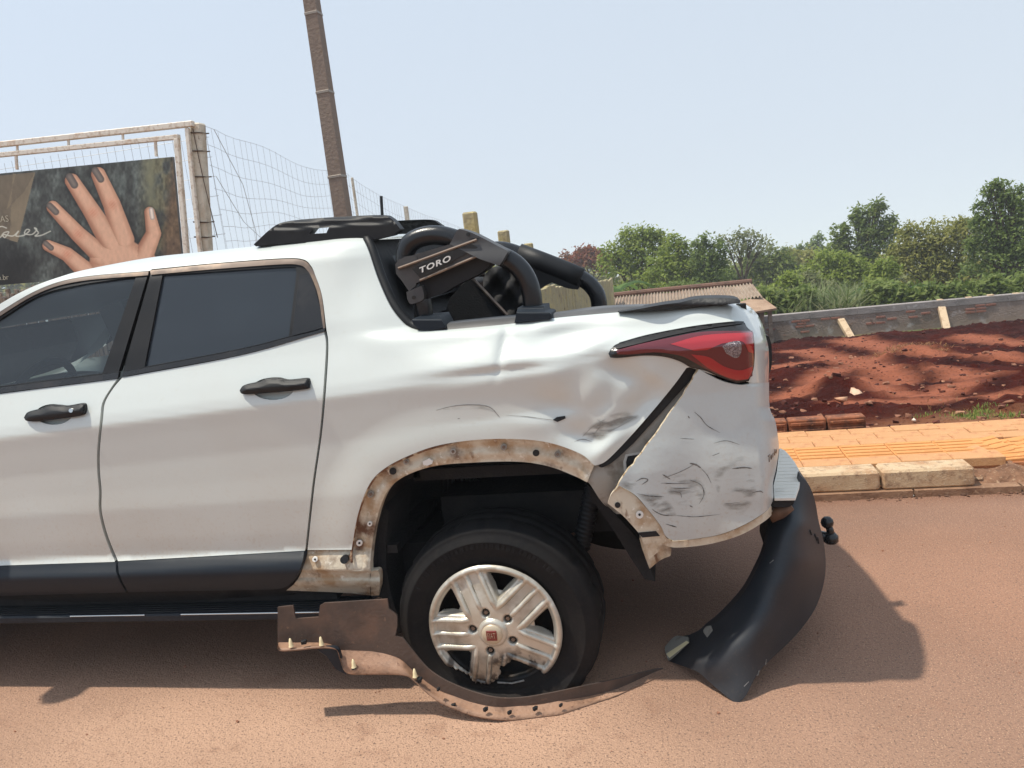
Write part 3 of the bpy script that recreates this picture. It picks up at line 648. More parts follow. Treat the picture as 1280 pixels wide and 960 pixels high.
wm.build('wire_mesh', m_wire, wf, kind='stuff')
for px, py, w in ((507, 258, .06), (440, 222, .03)):
    P = PX(px, py, FX); MB().box((FX, P[1], (P[2]+slope(P[1]))/2), (w, w, P[2]-slope(P[1])), bev=.005).build('fence_post', m_postc, wf)
# stick screen below the poster
st = thing('stick_fence', 'rough fence of upright weathered sticks below the billboard poster', 'fence', (-6.3, 7.6, 0))
m_stick = mat('weathered_stick', lin(150, 134, 118), .9, 0, [(4, lin(110, 92, 78), .45, .65), (9, lin(180, 166, 150), .55, .7)])
for i in range(34):
    x = -7.5+i*.055; z = 1.62+rnd.uniform(-.05, .04); MB().box((x, 7.6+rnd.uniform(-.02, .02), z/2), (.045, .03, z), rot=roty(rnd.uniform(-.02, .02)), bev=.004).build('stick', m_stick, st)
# ---- utility pole
POY = 8.0; pole = thing('utility_pole', 'tall brown utility pole with pale strap bands rising behind the truck', 'utility pole', (-3.31, POY, slope(POY)))
m_pole = mat('brown_pole', lin(136, 120, 108), .85, 0, [(3, lin(114, 100, 90), .45, .7, 6, (1, 1, .15)), (20, lin(134, 118, 102), .55, .7)], (30, .006))
x0, z0 = -3.31, slope(POY)
b = MB(); b.add(*[[(x0+s*w/2+c, POY+q*w/2, z) for z, w, c in ((z0-.1, .165, 0), (7.5, .105, .0)) for s, q in ((-1, -1), (1, -1), (1, 1), (-1, 1))], [(0, 1, 5, 4), (1, 2, 6, 5), (2, 3, 7, 6), (3, 0, 4, 7), (3, 2, 1, 0), (4, 5, 6, 7)]])
b.build('pole_shaft', m_pole, pole)
for px, py in ((392, 18), (407, 116), (423, 221), (380, -80)):
    P = PY(px, py, POY); w = .165-.06*(P[2]-z0)/(7.5-z0)+.010; MB().box((x0, POY, P[2]), (w, w, .028), rot=roty(-.03), bev=.003).build('strap_band', mat('pale_strap', lin(150, 140, 130), .5, .2), pole)
# ---- lichen covered concrete fence at X = CX
CX = -1.5; m_lich = mat('lichen_concrete', lin(168, 156, 122), .9, 0, [(7, lin(190, 174, 118), .46, .66, 6), (14, lin(96, 84, 62), .60, .70, 6), (5, lin(146, 132, 104), .55, .7), (50, lin(210, 200, 160), .6, .7)], [(30, .008)])
cf = thing('concrete_slab_fence', 'yellow lichen covered concrete fence of posts and upright slabs behind the pickup bed', 'fence', (CX, 6.0, .0))
m_lich2 = mat('dark_slab_foot', lin(90, 70, 52), .95, 0, [(6, lin(60, 46, 36), .45, .65)])
pys = []
for px, py, w in ((587, 265, .105), (629, 288, .10), (660, 304, .10), (678, 318, .09)):
    P = PX(px, py, CX); y = P[1]; pys.append(y); z = slope(y); MB().box((CX, y, (P[2]+z)/2), (w, .10, P[2]-z), bev=.012).build('concrete_post', m_lich, cf)
y = 6.1
while y < 21:
    zt = np.interp(y, [6, 10, 12, 20], [1.10, .92, .78, .35]); w = .34
    MB().box((CX+.03, y+w/2, (zt+slope(y))/2+rnd.uniform(-.02, .02)), (.05, w-.03, zt-slope(y)), rot=rotz(rnd.uniform(-.05, .05)), bev=.006).build('slab', m_lich, cf)
    y += w
# ---- shed with a corrugated roof
m_tile = mat('old_corrugated_roof', lin(156, 140, 124), .9, 0, [(2, lin(130, 112, 98), .42, .65, 6), (9, lin(176, 150, 130), .55, .7), (30, lin(112, 88, 72), .6, .72)], (30, .01))
SY = 20.0; shed = thing('shed', 'old shed with a brown corrugated sheet roof beyond the pickup tailgate', 'shed', (1.0, SY+1, slope(21)))
a = [np.array(PY(700, 378, SY+1.8)), np.array(PY(940, 354, SY+1.8)), np.array(PY(953, 371, SY)), np.array(PY(690, 402, SY))]
nu, nv = 420, 4; V = []
for j in range(nv):
    for i in range(nu):
        u, w = i/(nu-1), j/(nv-1); p = (a[0]*(1-u)+a[1]*u)*(1-w)+(a[3]*(1-u)+a[2]*u)*w; V.append(p+[0, 0, .03*math.sin(u*6.283*62)+.01*math.sin(u*40)])
F = [(j*nu+i, (j+1)*nu+i, (j+1)*nu+i+1, j*nu+i+1) for j in range(nv-1) for i in range(nu-1)]
mobj('roof_sheet', V, F, m_tile, shed)
MB().tube([a[0]+[0, 0, .05], (a[0]+a[1])/2+[0, 0, .06], a[1]+[0, 0, .05]], .07, 8).build('ridge_cap', mat('ridge_clay', lin(118, 88, 74), .9, 0, [(6, lin(92, 72, 62), .5, .7)]), shed)
q4 = [PY(922, 378, SY-.3), PY(951, 370, SY+.3), PY(971, 385, SY-.6), PY(941, 390, SY-1.0)]
MB().prism([q4[0], q4[1], q4[2], q4[3]], (0, .02, -.05)).build('lean_to_plate', mat('rusty_plate', lin(168, 140, 116), .8, 0, [(3, lin(140, 110, 88), .45, .65), (12, lin(184, 158, 132), .55, .7)]), shed)
zf = slope(SY)-.2; b = MB()
b.box((0, SY+.9, (a[2][2]+zf)/2-.1), (4.4, 1.2, a[2][2]-zf-.35)); b.build('wall', mat('shed_wall', lin(90, 74, 62), .95, 0, [(2, lin(70, 58, 50), .45, .65)]), shed)
for px in (952, 962): P = PY(px, 388, SY-.4); MB().box((P[0], SY-.4, (P[2]+zf)/2), (.09, .09, P[2]-zf)).build('post', m_stick, shed)

# ---- trees: tapered trunk, limbs, crown of many leaf faces in clumps
def crown(lobes, Y, leaf, n, seed, flat=.8, clump=5, depth=1.0, sat=6):
    g = np.random.default_rng(seed); base = list(lobes); lobes = [(*l[:2], l[2]*.88, (l[3] if len(l) > 3 else l[2])*.88) for l in base]
    for l in base:
        rz0 = l[3] if len(l) > 3 else l[2]
        for _ in range(sat):
            a = g.uniform(-.5, 3.64); k = g.uniform(.22, .5); q = g.uniform(.75, 1.08); lobes.append((l[0]+l[2]*q*math.cos(a), l[1]-rz0*q*math.sin(a), l[2]*k, rz0*k*g.uniform(.7, 1.3)))
    P = []; Tn = []; C = []; ar = np.array([l[2]*l[3 if len(l) > 3 else 2] for l in lobes], float); ar /= ar.sum(); s = Y/FPX
    for l, w in zip(lobes, ar):
        k = max(4, int(n*w/clump)); c = np.array(PY(l[0], l[1], Y)); rx = l[2]*s; rz_ = (l[3] if len(l) > 3 else l[2])*s
        d = g.normal(size=(k, 3)); d /= np.linalg.norm(d, axis=1)[:, None]; rad = g.random(k)**.42
        rad = rad*(1+.22*(g.random(k)-.3)); p = c + d*rad[:, None]*np.array([rx, rx*depth, rz_]); C.append((c, rx, rz_))
        ct = g.random(k)
        for _ in range(clump):
            P.append(p+g.normal(size=(k, 3))*leaf*1.1); Tn.append(np.clip(.15+.5*ct+.35*g.random(k), 0, 1))
    P = np.vstack(P); Tn = np.concatenate(Tn); m = len(P)
    nrm = g.normal(size=(m, 3))*.8+[-.35, -.35, 1.0]; nrm /= np.linalg.norm(nrm, axis=1)[:, None]; a = np.cross(nrm, g.normal(size=(m, 3))); a /= np.linalg.norm(a, axis=1)[:, None]; b = np.cross(nrm, a)
    sz = leaf*(.6+.8*g.random(m))[:, None]; V = np.stack([P-a*sz, P-b*sz*.45, P+a*sz, P+b*sz*.45], 1).reshape(-1, 3)
    return V, np.arange(4*m).reshape(-1, 4), np.repeat(Tn, 4), C
m_bark = mat('bark', lin(92, 76, 62), .95, 0, [(4, lin(64, 52, 42), .45, .65, 6, (3, 3, .4))], (20, .03))
G1 = leafmat('leaf_bright', (0.122, 0.177, 0.029), (0.236, 0.306, 0.049), (0.367, 0.413, 0.100)); G2 = leafmat('leaf_mid', (0.088, 0.131, 0.030), (0.157, 0.214, 0.048), (0.262, 0.306, 0.084))
G3 = leafmat('leaf_dark', (0.083, 0.123, 0.036), (0.146, 0.207, 0.050), (0.259, 0.321, 0.090)); G4 = leafmat('leaf_olive', (0.142, 0.160, 0.042), (0.248, 0.259, 0.064), (0.401, 0.372, 0.113))
G5 = leafmat('leaf_russet', (0.157, 0.046, 0.025), (0.280, 0.085, 0.042), (0.262, 0.168, 0.049)); G6 = leafmat('leaf_hazy', (0.157, 0.184, 0.078), (0.227, 0.253, 0.111), (0.314, 0.321, 0.156))
def tree(label, kind, lobes, Y, mat_, n, seed, leaf=None, base=None, grp='trees beyond the lot', clump=5, trunk_r=None, flat=.8, nm='tree'):
    s = Y/FPX; lx = np.array([l[0] for l in lobes]); cx = float(np.average(lx, weights=[l[2]**2 for l in lobes])); B = np.array(PY(cx, 390, Y)); zb = float(slope(Y)); B[2] = zb
    t = thing(nm, label, kind, tuple(B), grp)
    V, F, Tn, C = crown(lobes, Y, leaf or 2.3*s, int(n*1.2), seed, clump=clump); C = C[:len(lobes)]
    o = mobj('crown', V, F, mat_, t, False); o.data.attributes.new('tint', 'FLOAT', 'POINT').data.foreach_set('value', Tn.astype(np.float32))
    hz = max(c[0][2] for c in C)-zb; r0 = trunk_r or max(.10, .03*hz); mb = MB(); g = random.Random(seed); zlow = min(c[0][2]-c[2]*.4 for c in C); fork = B+[0, 0, max(.6, .55*(zlow-zb))]
    mb.tube(sm([B-[0, 0, .2], (B+fork)/2+[g.uniform(-.1, .1), 0, 0], fork], 4), [r0*1.15-(r0*.35)*i/8 for i in range(9)], 8)
    for c, rx, rz_ in C:
        e = c+[0, 0, rz_*.55]; mid = (fork+e)/2+[g.uniform(-.2, .2)*rx, g.uniform(-.2, .2)*rx, -.1*rz_]; mb.tube(sm([fork, mid, e], 4), [r0*.6*(1-.85*i/8) for i in range(9)], 6)
        for k in range(4):
            f = c+np.array([g.uniform(-.7, .7)*rx, g.uniform(-.7, .7)*rx, g.uniform(-.1, .7)*rz_]); mb.tube([mid, (mid+f)/2+[0, 0, .05*rx], f], [r0*.28, r0*.18, r0*.06], 5)
    mb.build('trunk', m_bark, t, smooth=True); return t
TREES = [
 ('rounded tree with reddish brown leaves just above the far roll bar tube', 'tree', [(728, 325, 24, 11), (745, 322, 20, 10), (715, 329, 14, 8), (760, 330, 22, 10)], 62, G5, 3600, 1),
 ('feathery bright green tree, the broadest one left of the dark round tree', 'tree', [(792, 312, 26, 24), (812, 325, 28, 26), (775, 330, 22, 20), (800, 350, 40, 28), (822, 305, 14, 14), (764, 318, 12, 12), (783, 298, 10, 9), (805, 294, 10, 8)], 40, G1, 6500, 2),
 ('bright green bushy tree between the feathery tree and the dark narrow tree', 'tree', [(842, 322, 22, 20), (858, 340, 26, 24), (835, 345, 26, 26), (846, 304, 12, 10), (868, 360, 22, 16)], 38, G1, 4600, 3),
 ('narrow dark green tree standing behind the left end of the shed roof ridge', 'tree', [(886, 325, 17, 17), (893, 345, 22, 22), (878, 304, 10, 9), (898, 312, 9, 10), (882, 362, 24, 14)], 37, G3, 3800, 4),
 ('thin see-through pale green tree whose branches show against the sky', 'tree', [(920, 304, 17, 12), (940, 298, 14, 9), (952, 308, 14, 9), (930, 318, 20, 12), (908, 300, 9, 8)], 46, G6, 900, 5),
 ('rounded mid green tree directly above the right end of the shed roof', 'tree', [(945, 340, 26, 22), (968, 336, 24, 20), (925, 350, 22, 20), (960, 322, 16, 11), (985, 345, 20, 16)], 48, G2, 4600, 6),
 ('low hazy olive tree between the shed and the tall irregular tree', 'tree', [(998, 326, 22, 12), (1018, 330, 20, 14), (1000, 345, 26, 16), (978, 332, 14, 9)], 55, G4, 3200, 7),
 ('small dark pointed conifer on the skyline left of the tall irregular tree', 'conifer', [(1020, 306, 5, 12), (1020, 318, 9, 8), (1014, 312, 5, 7), (1028, 318, 7, 6)], 75, G3, 700, 8),
 ('faint far tree on the skyline beside the pointed conifer', 'tree', [(990, 318, 12, 6), (1035, 318, 9, 7), (1003, 316, 8, 6)], 76, G3, 800, 18),
 ('tall irregular tree with a tufted crown rising above its neighbours', 'tree', [(1084, 268, 15, 9), (1098, 258, 9, 8), (1072, 275, 10, 7), (1090, 286, 20, 10), (1108, 296, 18, 10), (1078, 300, 18, 10), (1050, 293, 11, 9), (1052, 304, 8, 6), (1095, 314, 26, 14), (1112, 282, 10, 8), (1070, 325, 26, 16), (1040, 312, 14, 8)], 42, G2, 6200, 9),
 ('leafy bright green bush tree in front of the tall irregular tree', 'tree', [(1035, 345, 30, 22), (1062, 350, 32, 24), (1012, 356, 20, 20), (1085, 362, 26, 22), (1050, 330, 18, 10)], 36, G1, 6000, 10),
 ('huge dense olive green mango tree with a broad dome crown', 'tree', [(1160, 302, 34, 22), (1185, 292, 34, 18), (1135, 316, 24, 18), (1150, 335, 42, 26), (1200, 325, 44, 34), (1178, 355, 48, 24), (1215, 300, 28, 24), (1225, 360, 34, 24), (1132, 298, 14, 9), (1120, 330, 12, 14)], 34, G4, 11000, 11),
 ('tall dark glossy tree at the right edge reaching above the mango tree', 'tree', [(1254, 262, 20, 18), (1236, 240, 9, 7), (1262, 240, 14, 10), (1275, 252, 16, 14), (1240, 285, 22, 18), (1268, 300, 34, 28), (1250, 335, 38, 30), (1285, 345, 40, 30), (1228, 258, 8, 6), (1246, 232, 6, 5), (1290, 280, 26, 30), (1232, 310, 18, 20), (1262, 364, 40, 14)], 30, G3, 11500, 12),
]
for i, (lb, kd, lobes, Y, m_, n, sd_) in enumerate(TREES): tree(lb, kd, lobes, Y, m_, n, sd_, clump=3 if n < 1000 else 5, nm='conifer' if kd == 'conifer' else 'tree')
# loose scrub between and in front of the trees
for i, (lb, lobes, Y, m_, n, sd_) in enumerate([
 ('pale yellowish green scrub bush just right of the shed roof', [(975, 365, 20, 14), (995, 372, 18, 12), (960, 372, 14, 10), (985, 352, 12, 9)], 30, G1, 3000, 41),
 ('light green scrub in front of the low hazy olive tree', [(1005, 362, 22, 13), (1028, 368, 18, 12), (1015, 350, 12, 8)], 32, G6, 2400, 42),
 ('leafy scrub at the left foot of the mango tree', [(1105, 350, 18, 16), (1092, 366, 18, 12), (1118, 368, 14, 10), (1108, 334, 9, 9)], 31, G1, 2600, 43),
 ('low scrub along the foot of the narrow dark green tree', [(868, 366, 26, 12), (900, 368, 24, 12), (930, 372, 18, 10), (840, 370, 22, 12)], 33, G2, 3400, 44)]):
    tree(lb, 'bush', lobes, Y, m_, n, sd_, grp='scrub beyond the lot', nm='bush')
# far wood that closes the view
lob = [(x, 352+8*math.sin(x*.05), 34, 18) for x in range(-500, 1900, 40)]; V, F, Tn, C = crown(lob, 90, .55, 26000, 77, sat=1)
o = mobj('far_wood', V, F, G4, None, False, kind='stuff'); o.data.attributes.new('tint', 'FLOAT', 'POINT').data.foreach_set('value', Tn.astype(np.float32))
# tall grass and shrubs behind the wall
sp = []
for i in range(170):
    px = rnd.uniform(968, 1088); Y = rnd.uniform(23.5, 29); P = PY(px, 390, Y); sp.append((P[0], Y, float(slope(Y)), rnd.uniform(1.1, 2.1), .07, .75, 26, .35))
blades('tall_cane_grass', sp, leafmat('cane', (.10, .14, .045), (.18, .23, .08), (.32, .32, .18)), kind='stuff')
sp = []
for i in range(60):
    px = rnd.uniform(1010, 1095); Y = rnd.uniform(22.7, 23.6); P = PY(px, 390, Y); sp.append((P[0], Y, float(slope(Y)), rnd.uniform(.7, 1.05), .05, 1.1, 22, .4))
blades('dry_brush', sp, m_straw, kind='stuff')
lob = [(x, 384+5*math.sin(x*.13)-(x-960)*.05, 16, 14) for x in range(940, 1300, 13) if not 1010 < x < 1085]; V, F, Tn, C = crown(lob, 24.2, .10, 9000, 78, sat=2)
o = mobj('shrubs_behind_wall', V, F, G2, None, False, kind='stuff'); o.data.attributes.new('tint', 'FLOAT', 'POINT').data.foreach_set('value', Tn.astype(np.float32))
# banana plants: pseudostem and large arching leaves
m_ban = leafmat('banana_leaf', (.05, .10, .02), (.09, .17, .03), (.15, .24, .06))
def banana(label, px, py, Y, hz, n, seed, ln):
    g = random.Random(seed); B = np.array(PY(px, py, Y)); B[2] = slope(Y); t = thing('banana_plant', label, 'banana plant', tuple(B), 'banana plants'); top = np.array(PY(px, py, Y))
    MB().tube([B, (B+top)/2, top], [.13, .11, .07], 8).build('stem', mat('banana_stem', lin(110, 120, 60), .7), t, smooth=True)
    for k in range(n):
        a = k*2.4+g.uniform(-.3, .3); L = ln*g.uniform(.75, 1.1); up = g.uniform(.5, 1.25); d = np.array([math.cos(a), math.sin(a), 0]); sd_ = np.array([-d[1], d[0], 0]); V = []; F = []; m = 9
        for i in range(m):
            u = i/(m-1); c = top+d*L*(u*.85)+np.array([0, 0, L*(up*u-1.0*u*u)]); w = L*.14*math.sin(math.pi*(.08+.90*u))**.7; V += [c-sd_*w+[0, 0, -.25*w], c, c+sd_*w+[0, 0, -.25*w]]
        F = [q for i in range(m-1) for q in ((3*i, 3*i+1, 3*i+4, 3*i+3), (3*i+1, 3*i+2, 3*i+5, 3*i+4))]
        o = mobj('leaf', V, F, m_ban, t); o.data.attributes.new('tint', 'FLOAT', 'POINT').data.foreach_set('value', np.full(len(V), g.random(), np.float32))
banana('broad leaved banana plant behind the wall, left of the mango tree', 1124, 376, 25, 2, 9, 1, 1.5)
banana('banana plant whose leaves arch just above the far roll bar foot', 766, 372, 26, 2, 10, 2, 1.7)
banana('small banana plant half hidden at the foot of the tall bush', 1106, 384, 25.5, 2, 6, 3, .9)
# ================================================================== THE PICKUP TRUCK
Y0 = 2.36; YC = 3.19                                  # near side and centre line
TK = thing('pickup_truck', 'white double cab pickup truck with a crushed rear quarter, flat rear tyre and hanging bumper', 'pickup truck', (-2.2, YC, 0))
def smooth_prof(p, win=.018):
    p = np.array(p, float); z = np.arange(0, 1.9, .001); o = np.interp(z, p[:, 0], p[:, 1]); k = np.hanning(int(win*2000)+1); k /= k.sum()
    return z, np.convolve(np.pad(o, len(k)//2, 'edge'), k, 'valid')[:len(z)]
CABZ, CABO = smooth_prof([(.2, .12), (.30, .10), (.385, .03), (.40, .015), (.455, .0), (.515, .016), (.53, .030), (.60, .022), (.72, .013), (.80, .0145), (.90, .0135), (1.0, .0055), (1.054, .0), (1.09, .010), (1.15, .035), (1.21, .062), (1.25, .078), (1.30, .094), (1.45, .152), (1.52, .18), (1.555, .205), (1.58, .245), (1.592, .29), (1.60, .36), (1.7, .5)])
BEDZ, BEDO = smooth_prof([(.2, .12), (.40, .03), (.515, .02), (.72, .004), (.80, .012), (.92, .013), (1.0, .001), (1.06, -.009), (1.10, -.001), (1.15, .021), (1.20, .045), (1.235, .064), (1.252, .080), (1.262, .102), (1.275, .14), (1.6, .36), (1.7, .5)], .014)
ARCH = sm([(439.5, 702), (439.5, 686), (447.7, 641.6), (462, 605), (482, 584.7), (514.7, 568), (551, 556), (600, 549.5), (649, 549), (689, 554), (726, 567.5), (742, 581), (752, 600), (772, 632), (800, 670), (815, 705)], 5)
ARCHIN = sm([(462, 741), (463, 714.7), (468, 662), (478, 627), (490, 607), (510.6, 593), (543, 582.6), (584, 578.6), (645, 577), (685, 582.7), (718, 595), (734, 603)], 5)
DENTS = [(628, 436, 7, 34, 12, .007), (606, 430, 24, 28, 0, -.004), (655, 440, 22, 26, 0, -.003), (705, 418, 48, 15, -14, .012), (690, 468, 30, 24, 0, -.008), (775, 462, 42, 20, 22, .014), (735, 500, 22, 44, 28, -.010),
         (806, 500, 18, 44, 38, .012), (640, 463, 70, 7, -6, .006), (722, 542, 34, 18, 16, .014), (762, 556, 30, 13, -40, -.012), (580, 472, 60, 9, -6, .004), (760, 520, 16, 34, 40, -.008), (700, 505, 30, 14, 10, .006), (820, 470, 26, 12, 30, -.007),
         (660, 405, 16, 10, 0, .004), (745, 430, 30, 10, -20, -.006), (670, 530, 40, 14, 5, -.004), (440, 365, 30, 60, 10, .005), (480, 430, 40, 20, 10, -.004)]
_SX = np.array([(370, 922), (379, 926), (385, 939), (397, 949), (408, 954), (419, 957), (438, 961), (480, 961.5), (510, 962), (525, 969), (547, 973), (563, 974), (585, 970.6), (604, 966.5), (622, 967), (632, 965), (645, 965), (700, 965)], float)
_ST = np.array([(370, 880), (385, 900), (420, 925), (480, 936), (540, 942), (600, 953), (640, 950), (700, 950)], float)
def Dbase(px, py):
    px = np.asarray(px, float); py = np.asarray(py, float); P = PY(px, py, 2.4); X, Z = P[..., 0], P[..., 2]
    w = sstep(.6, .9, Z); sh = .045*(X+1.5); zc = Z-sh*w*(1-sstep(1.3, 1.5, Z)); zb = Z-sh*w*(1-sstep(1.12, 1.22, Z))
    oc = np.interp(zc, CABZ, CABO); ob = np.interp(zb, BEDZ, BEDO); t = sstep(-1.05, -.62, X)
    o = oc*(1-t)+ob*t
    d = dist_poly(ARCH, px, py)/400; o = o - .014*(1-sstep(.01, .14, d))*(1-sstep(-.2, .0, X))
    o = o + .02*np.clip(X-.0, 0, 9)**2*3 + .035*np.clip(-1.9-X, 0, 9)**2
    xs = np.interp(py, _SX[:, 0], _SX[:, 1]); st = np.interp(py, _ST[:, 0], _ST[:, 1]); u = np.clip((px-st)/(xs-st+.3), 0, .9995)
    return Y0 + o + .26*(1-np.sqrt(1-u*u))
def D(px, py):
    px = np.asarray(px, float); py = np.asarray(py, float); o = Dbase(px, py)
    for cx, cy, rx, ry, a, am in DENTS:
        c, s = math.cos(R(a)), math.sin(R(a)); dx = px-cx; dy = py-cy; q = ((dx*c+dy*s)/rx)**2+((-dx*s+dy*c)/ry)**2
        o = o + 1.45*am*np.exp(-q*1.3)
    return o
def off(k, f=Dbase): return lambda x, y: f(x, y)+k
def disc(name, px, py, rpx, depth, mt, parent, thick=.006, n=14, dome=.3):
    a = np.linspace(0, 2*math.pi, n, endpoint=False); ol = np.stack([px+rpx*np.cos(a), py+rpx*np.sin(a)], 1)
    return panel(name, ol, depth, mt, parent, step=max(1.2, rpx*.6), thick=thick)
def mirror(o, parent=None):
    me = o.data.copy(); v = np.empty(len(me.vertices)*3, np.float32); me.vertices.foreach_get('co', v); v = v.reshape(-1, 3); oy = origin(o)[1]
    v[:, 1] = 2*YC-(v[:, 1]+oy)-oy; me.vertices.foreach_set('co', v.ravel()); me.flip_normals(); me.update()
    c = bpy.data.objects.new(o.name.split('.')[0], me); COL.objects.link(c); c.parent = parent or o.parent; ORG[c.name] = origin(o); return c
def mirror_tree(o, parent=None):
    c = mirror(o, parent)
    for ch in list(o.children): mirror_tree(ch, c)
    return c

# ---- body side: roof edge, C pillar and rear quarter in one pressing
quarter = panel('body_side', loop(
    [(-230, 545), (-140, 478), (-60, 420), (0, 380), (37, 360), (75, 346), (112, 336), (187, 322), (250, 315), (320, 307.5), (375, 302), (446, 297), (454, 299.5)],
    [(454, 299.5), (461, 315), (472.5, 349), (487.5, 382.5), (502, 402), (512, 409.5), (524, 413.5)],
    [(524, 413.5), (555, 412.5), (637, 405), (694, 397.5), (780, 390), (836, 387), (924, 379)],
    [(924, 379), (932, 381), (939, 385), (945, 391), (949, 397), (954, 408), (957, 419), (960.5, 434), (961.2, 450), (961.2, 478)],
    [(961.2, 478), (940, 478.5)], [(900, 471), (862, 459)],
    [(858, 460), (842, 482), (814, 516), (783, 551), (758, 576), (744, 582)],
    [(742, 581), (726, 567.5), (689, 554), (649, 549), (600, 549.5), (551, 556), (514.7, 568), (482, 584.7), (462, 605), (447.7, 641.6), (439.5, 686)],
    [(439.5, 687), (384.5, 687.5)],
    [(384.5, 687), (389.5, 640), (394.5, 597), (403, 537), (408.7, 470), (410.5, 430), (408, 411.5)],
    [(408, 411), (402.5, 370), (394, 344), (388.5, 332), (378, 324), (350, 323), (267, 329), (190, 336.5)],
    [(187, 338.5), (100, 346.5), (50, 361), (0, 389.5), (-60, 430), (-140, 490), (-215, 545)]), D, M['paint'], TK, step=4.6, thick=.022)
# ---- doors
hole_r = [(341+26*math.cos(a), 486+14*math.sin(a)) for a in np.linspace(0, 2*math.pi, 28, endpoint=False)]
hole_f = [(67+23*math.cos(a), 518+13*math.sin(a)) for a in np.linspace(0, 2*math.pi, 28, endpoint=False)]
fd = panel('front_door', loop([(-330, 535), (0, 492.5), (146, 474)], [(146, 474.5), (138.5, 485), (128, 503), (125.2, 523), (121.5, 560), (121.3, 587), (123.4, 613), (123.7, 640), (131, 670), (143.3, 701)],
    [(143.3, 702.3), (0, 707), (-330, 719)]), Dbase, M['paint'], TK, holes=[hole_f], step=6)
rd = panel('rear_door', loop([(153.5, 472), (300, 444.5), (391, 418.5), (404, 414)], [(404.5, 414), (407.3, 430), (405.3, 470), (400, 537), (391.5, 597), (386.5, 640), (381.5, 687)],
    [(381, 688.3), (147.5, 701.5)], [(147, 700), (135, 670), (127.4, 640), (127, 613), (124.9, 587), (125, 560), (128.8, 523), (131.5, 503), (142, 485), (152.5, 472.5)]), Dbase, M['paint'], TK, holes=[hole_r], step=6)
def bowl(cx, cy, rx, ry):
    def f(x, y):
        q = np.clip(1-((x-cx)/rx)**2-((y-cy)/ry)**2, 0, 1); return Dbase(x, y)+.0015+.022*np.sqrt(q)
    return f
panel('handle_cup', hole_r, bowl(341, 486, 26.5, 14.5), M['paint'], rd, step=2.2, thick=0); panel('handle_cup', hole_f, bowl(67, 518, 23.5, 13.5), M['paint'], fd, step=2.2, thick=0)
def bar_depth(pts):
    pts = np.array(pts)
    def f(x, y):
        d = dist_poly(pts, x, y, True); return Dbase(x, y)-.012-.018*np.sqrt(np.clip(d/7.5, 0, 1))
    return f
hr = loop([(299.5, 488), (305, 481.5), (322, 477.5), (334, 473), (348, 472.5), (360, 475), (382, 473), (386, 476), (385.6, 483.5), (382, 486.5), (345, 490.5), (312, 492.8), (302, 492), (299.5, 488)], n=4)
hf = loop([(29.8, 522), (35, 515), (50, 511), (60, 507), (72, 506.5), (83, 507.5), (102, 504.5), (106, 508), (105.3, 516), (101, 519.5), (83, 522.5), (50, 526.5), (34, 526.3), (29.8, 522)], n=4)
panel('door_handle', hr, bar_depth(hr), M['black'], rd, step=2, thick=.03); panel('door_handle', hf, bar_depth(hf), M['black'], fd, step=2, thick=.03)
disc('lock_cylinder', 88.4, 513.2, 2.6, off(-.033), M['chrome'], fd)
def clad(topl):
    topl = np.array(topl, float)
    def f(x, y): t = y-np.interp(x, topl[:, 0], topl[:, 1]); return Dbase(x, y)-.003-.016*sstep(-2, 17, t)+.012*sstep(24, 44, t)
    return f
tf = [(-330, 719.5), (0, 708.2), (144.5, 703.5)]; tr_ = [(147, 702.8), (380, 689.3)]
panel('door_cladding', loop(tf, [(145, 715), (150, 727), (156.3, 738)], [(156.5, 740.5), (0, 745), (-330, 756)]), clad(tf), M['clad'], fd, step=5, thick=.03)
panel('door_cladding', loop([(147.5, 703), (380, 689.5)], [(380, 690), (378.5, 700), (375, 711), (369, 723), (361, 732), (350, 736)], [(340, 737), (160, 740.3)], [(159.5, 739), (153, 727), (148.5, 716)]), clad(tr_), M['clad'], rd, step=5, thick=.03)
# ---- door windows
gfr = loop([(170, 346), (128, 466.7)], [(0, 482.7), (-145, 502)], [(-60, 440), (0, 399), (50, 369), (100, 356), (168, 346)])
grr = loop([(203, 344), (300, 337), (363, 333.5), (369.5, 336.5), (370.5, 342)], [(361, 420.5), (300, 435.8), (180.5, 458.5)])
ff = panel('window_frame', loop([(185.8, 339.8), (148.3, 465)], [(0, 483.8), (-168, 506)], [(-140, 491), (-60, 431), (0, 390.3), (50, 361.8), (100, 347.3), (182, 340)]), off(.004), M['black'], fd, holes=[gfr], step=7)
fr = panel('window_frame', loop([(189.5, 338), (267, 330.2), (350, 324.3), (377, 325.3), (387.5, 333), (393, 345), (401.5, 371), (406, 410.3)], [(392, 414), (362, 421), (300, 436.5), (153.8, 464.5)]), off(.004), M['black'], rd, holes=[grr], step=7)
panel('window_glass', gfr, off(.012), M['glass2'], fd, step=12, thick=0); panel('window_glass', grr, off(.012), M['glass'], rd, step=12, thick=0)
panel('quarter_glass', loop([(374.5, 343.5), (387.5, 341)], [(391, 351), (399, 380), (404.3, 409.3)], [(392, 412.8), (365, 419.7)]), off(.001), M['trim'], rd, step=6, thick=.004)
panel('frame_trim', loop([(187.5, 338), (267, 330), (350, 324), (377, 325), (387.5, 332.5), (394, 345), (402, 371), (406.5, 411)], [(404, 411), (398, 371), (390, 348), (384, 338), (375, 331.5), (350, 330.5), (267, 336.5), (188.5, 343.5)]), off(-.001), M['bronze'], rd, step=5, thick=.006)
panel('frame_trim', loop([(185.5, 339.2), (100, 347), (50, 361.5), (0, 390), (-60, 430.5), (-140, 490.5)], [(-136, 494), (-56, 435), (0, 395), (50, 365.5), (100, 351.5), (185, 344)]), off(-.001), M['bronze'], fd, step=5, thick=.006)
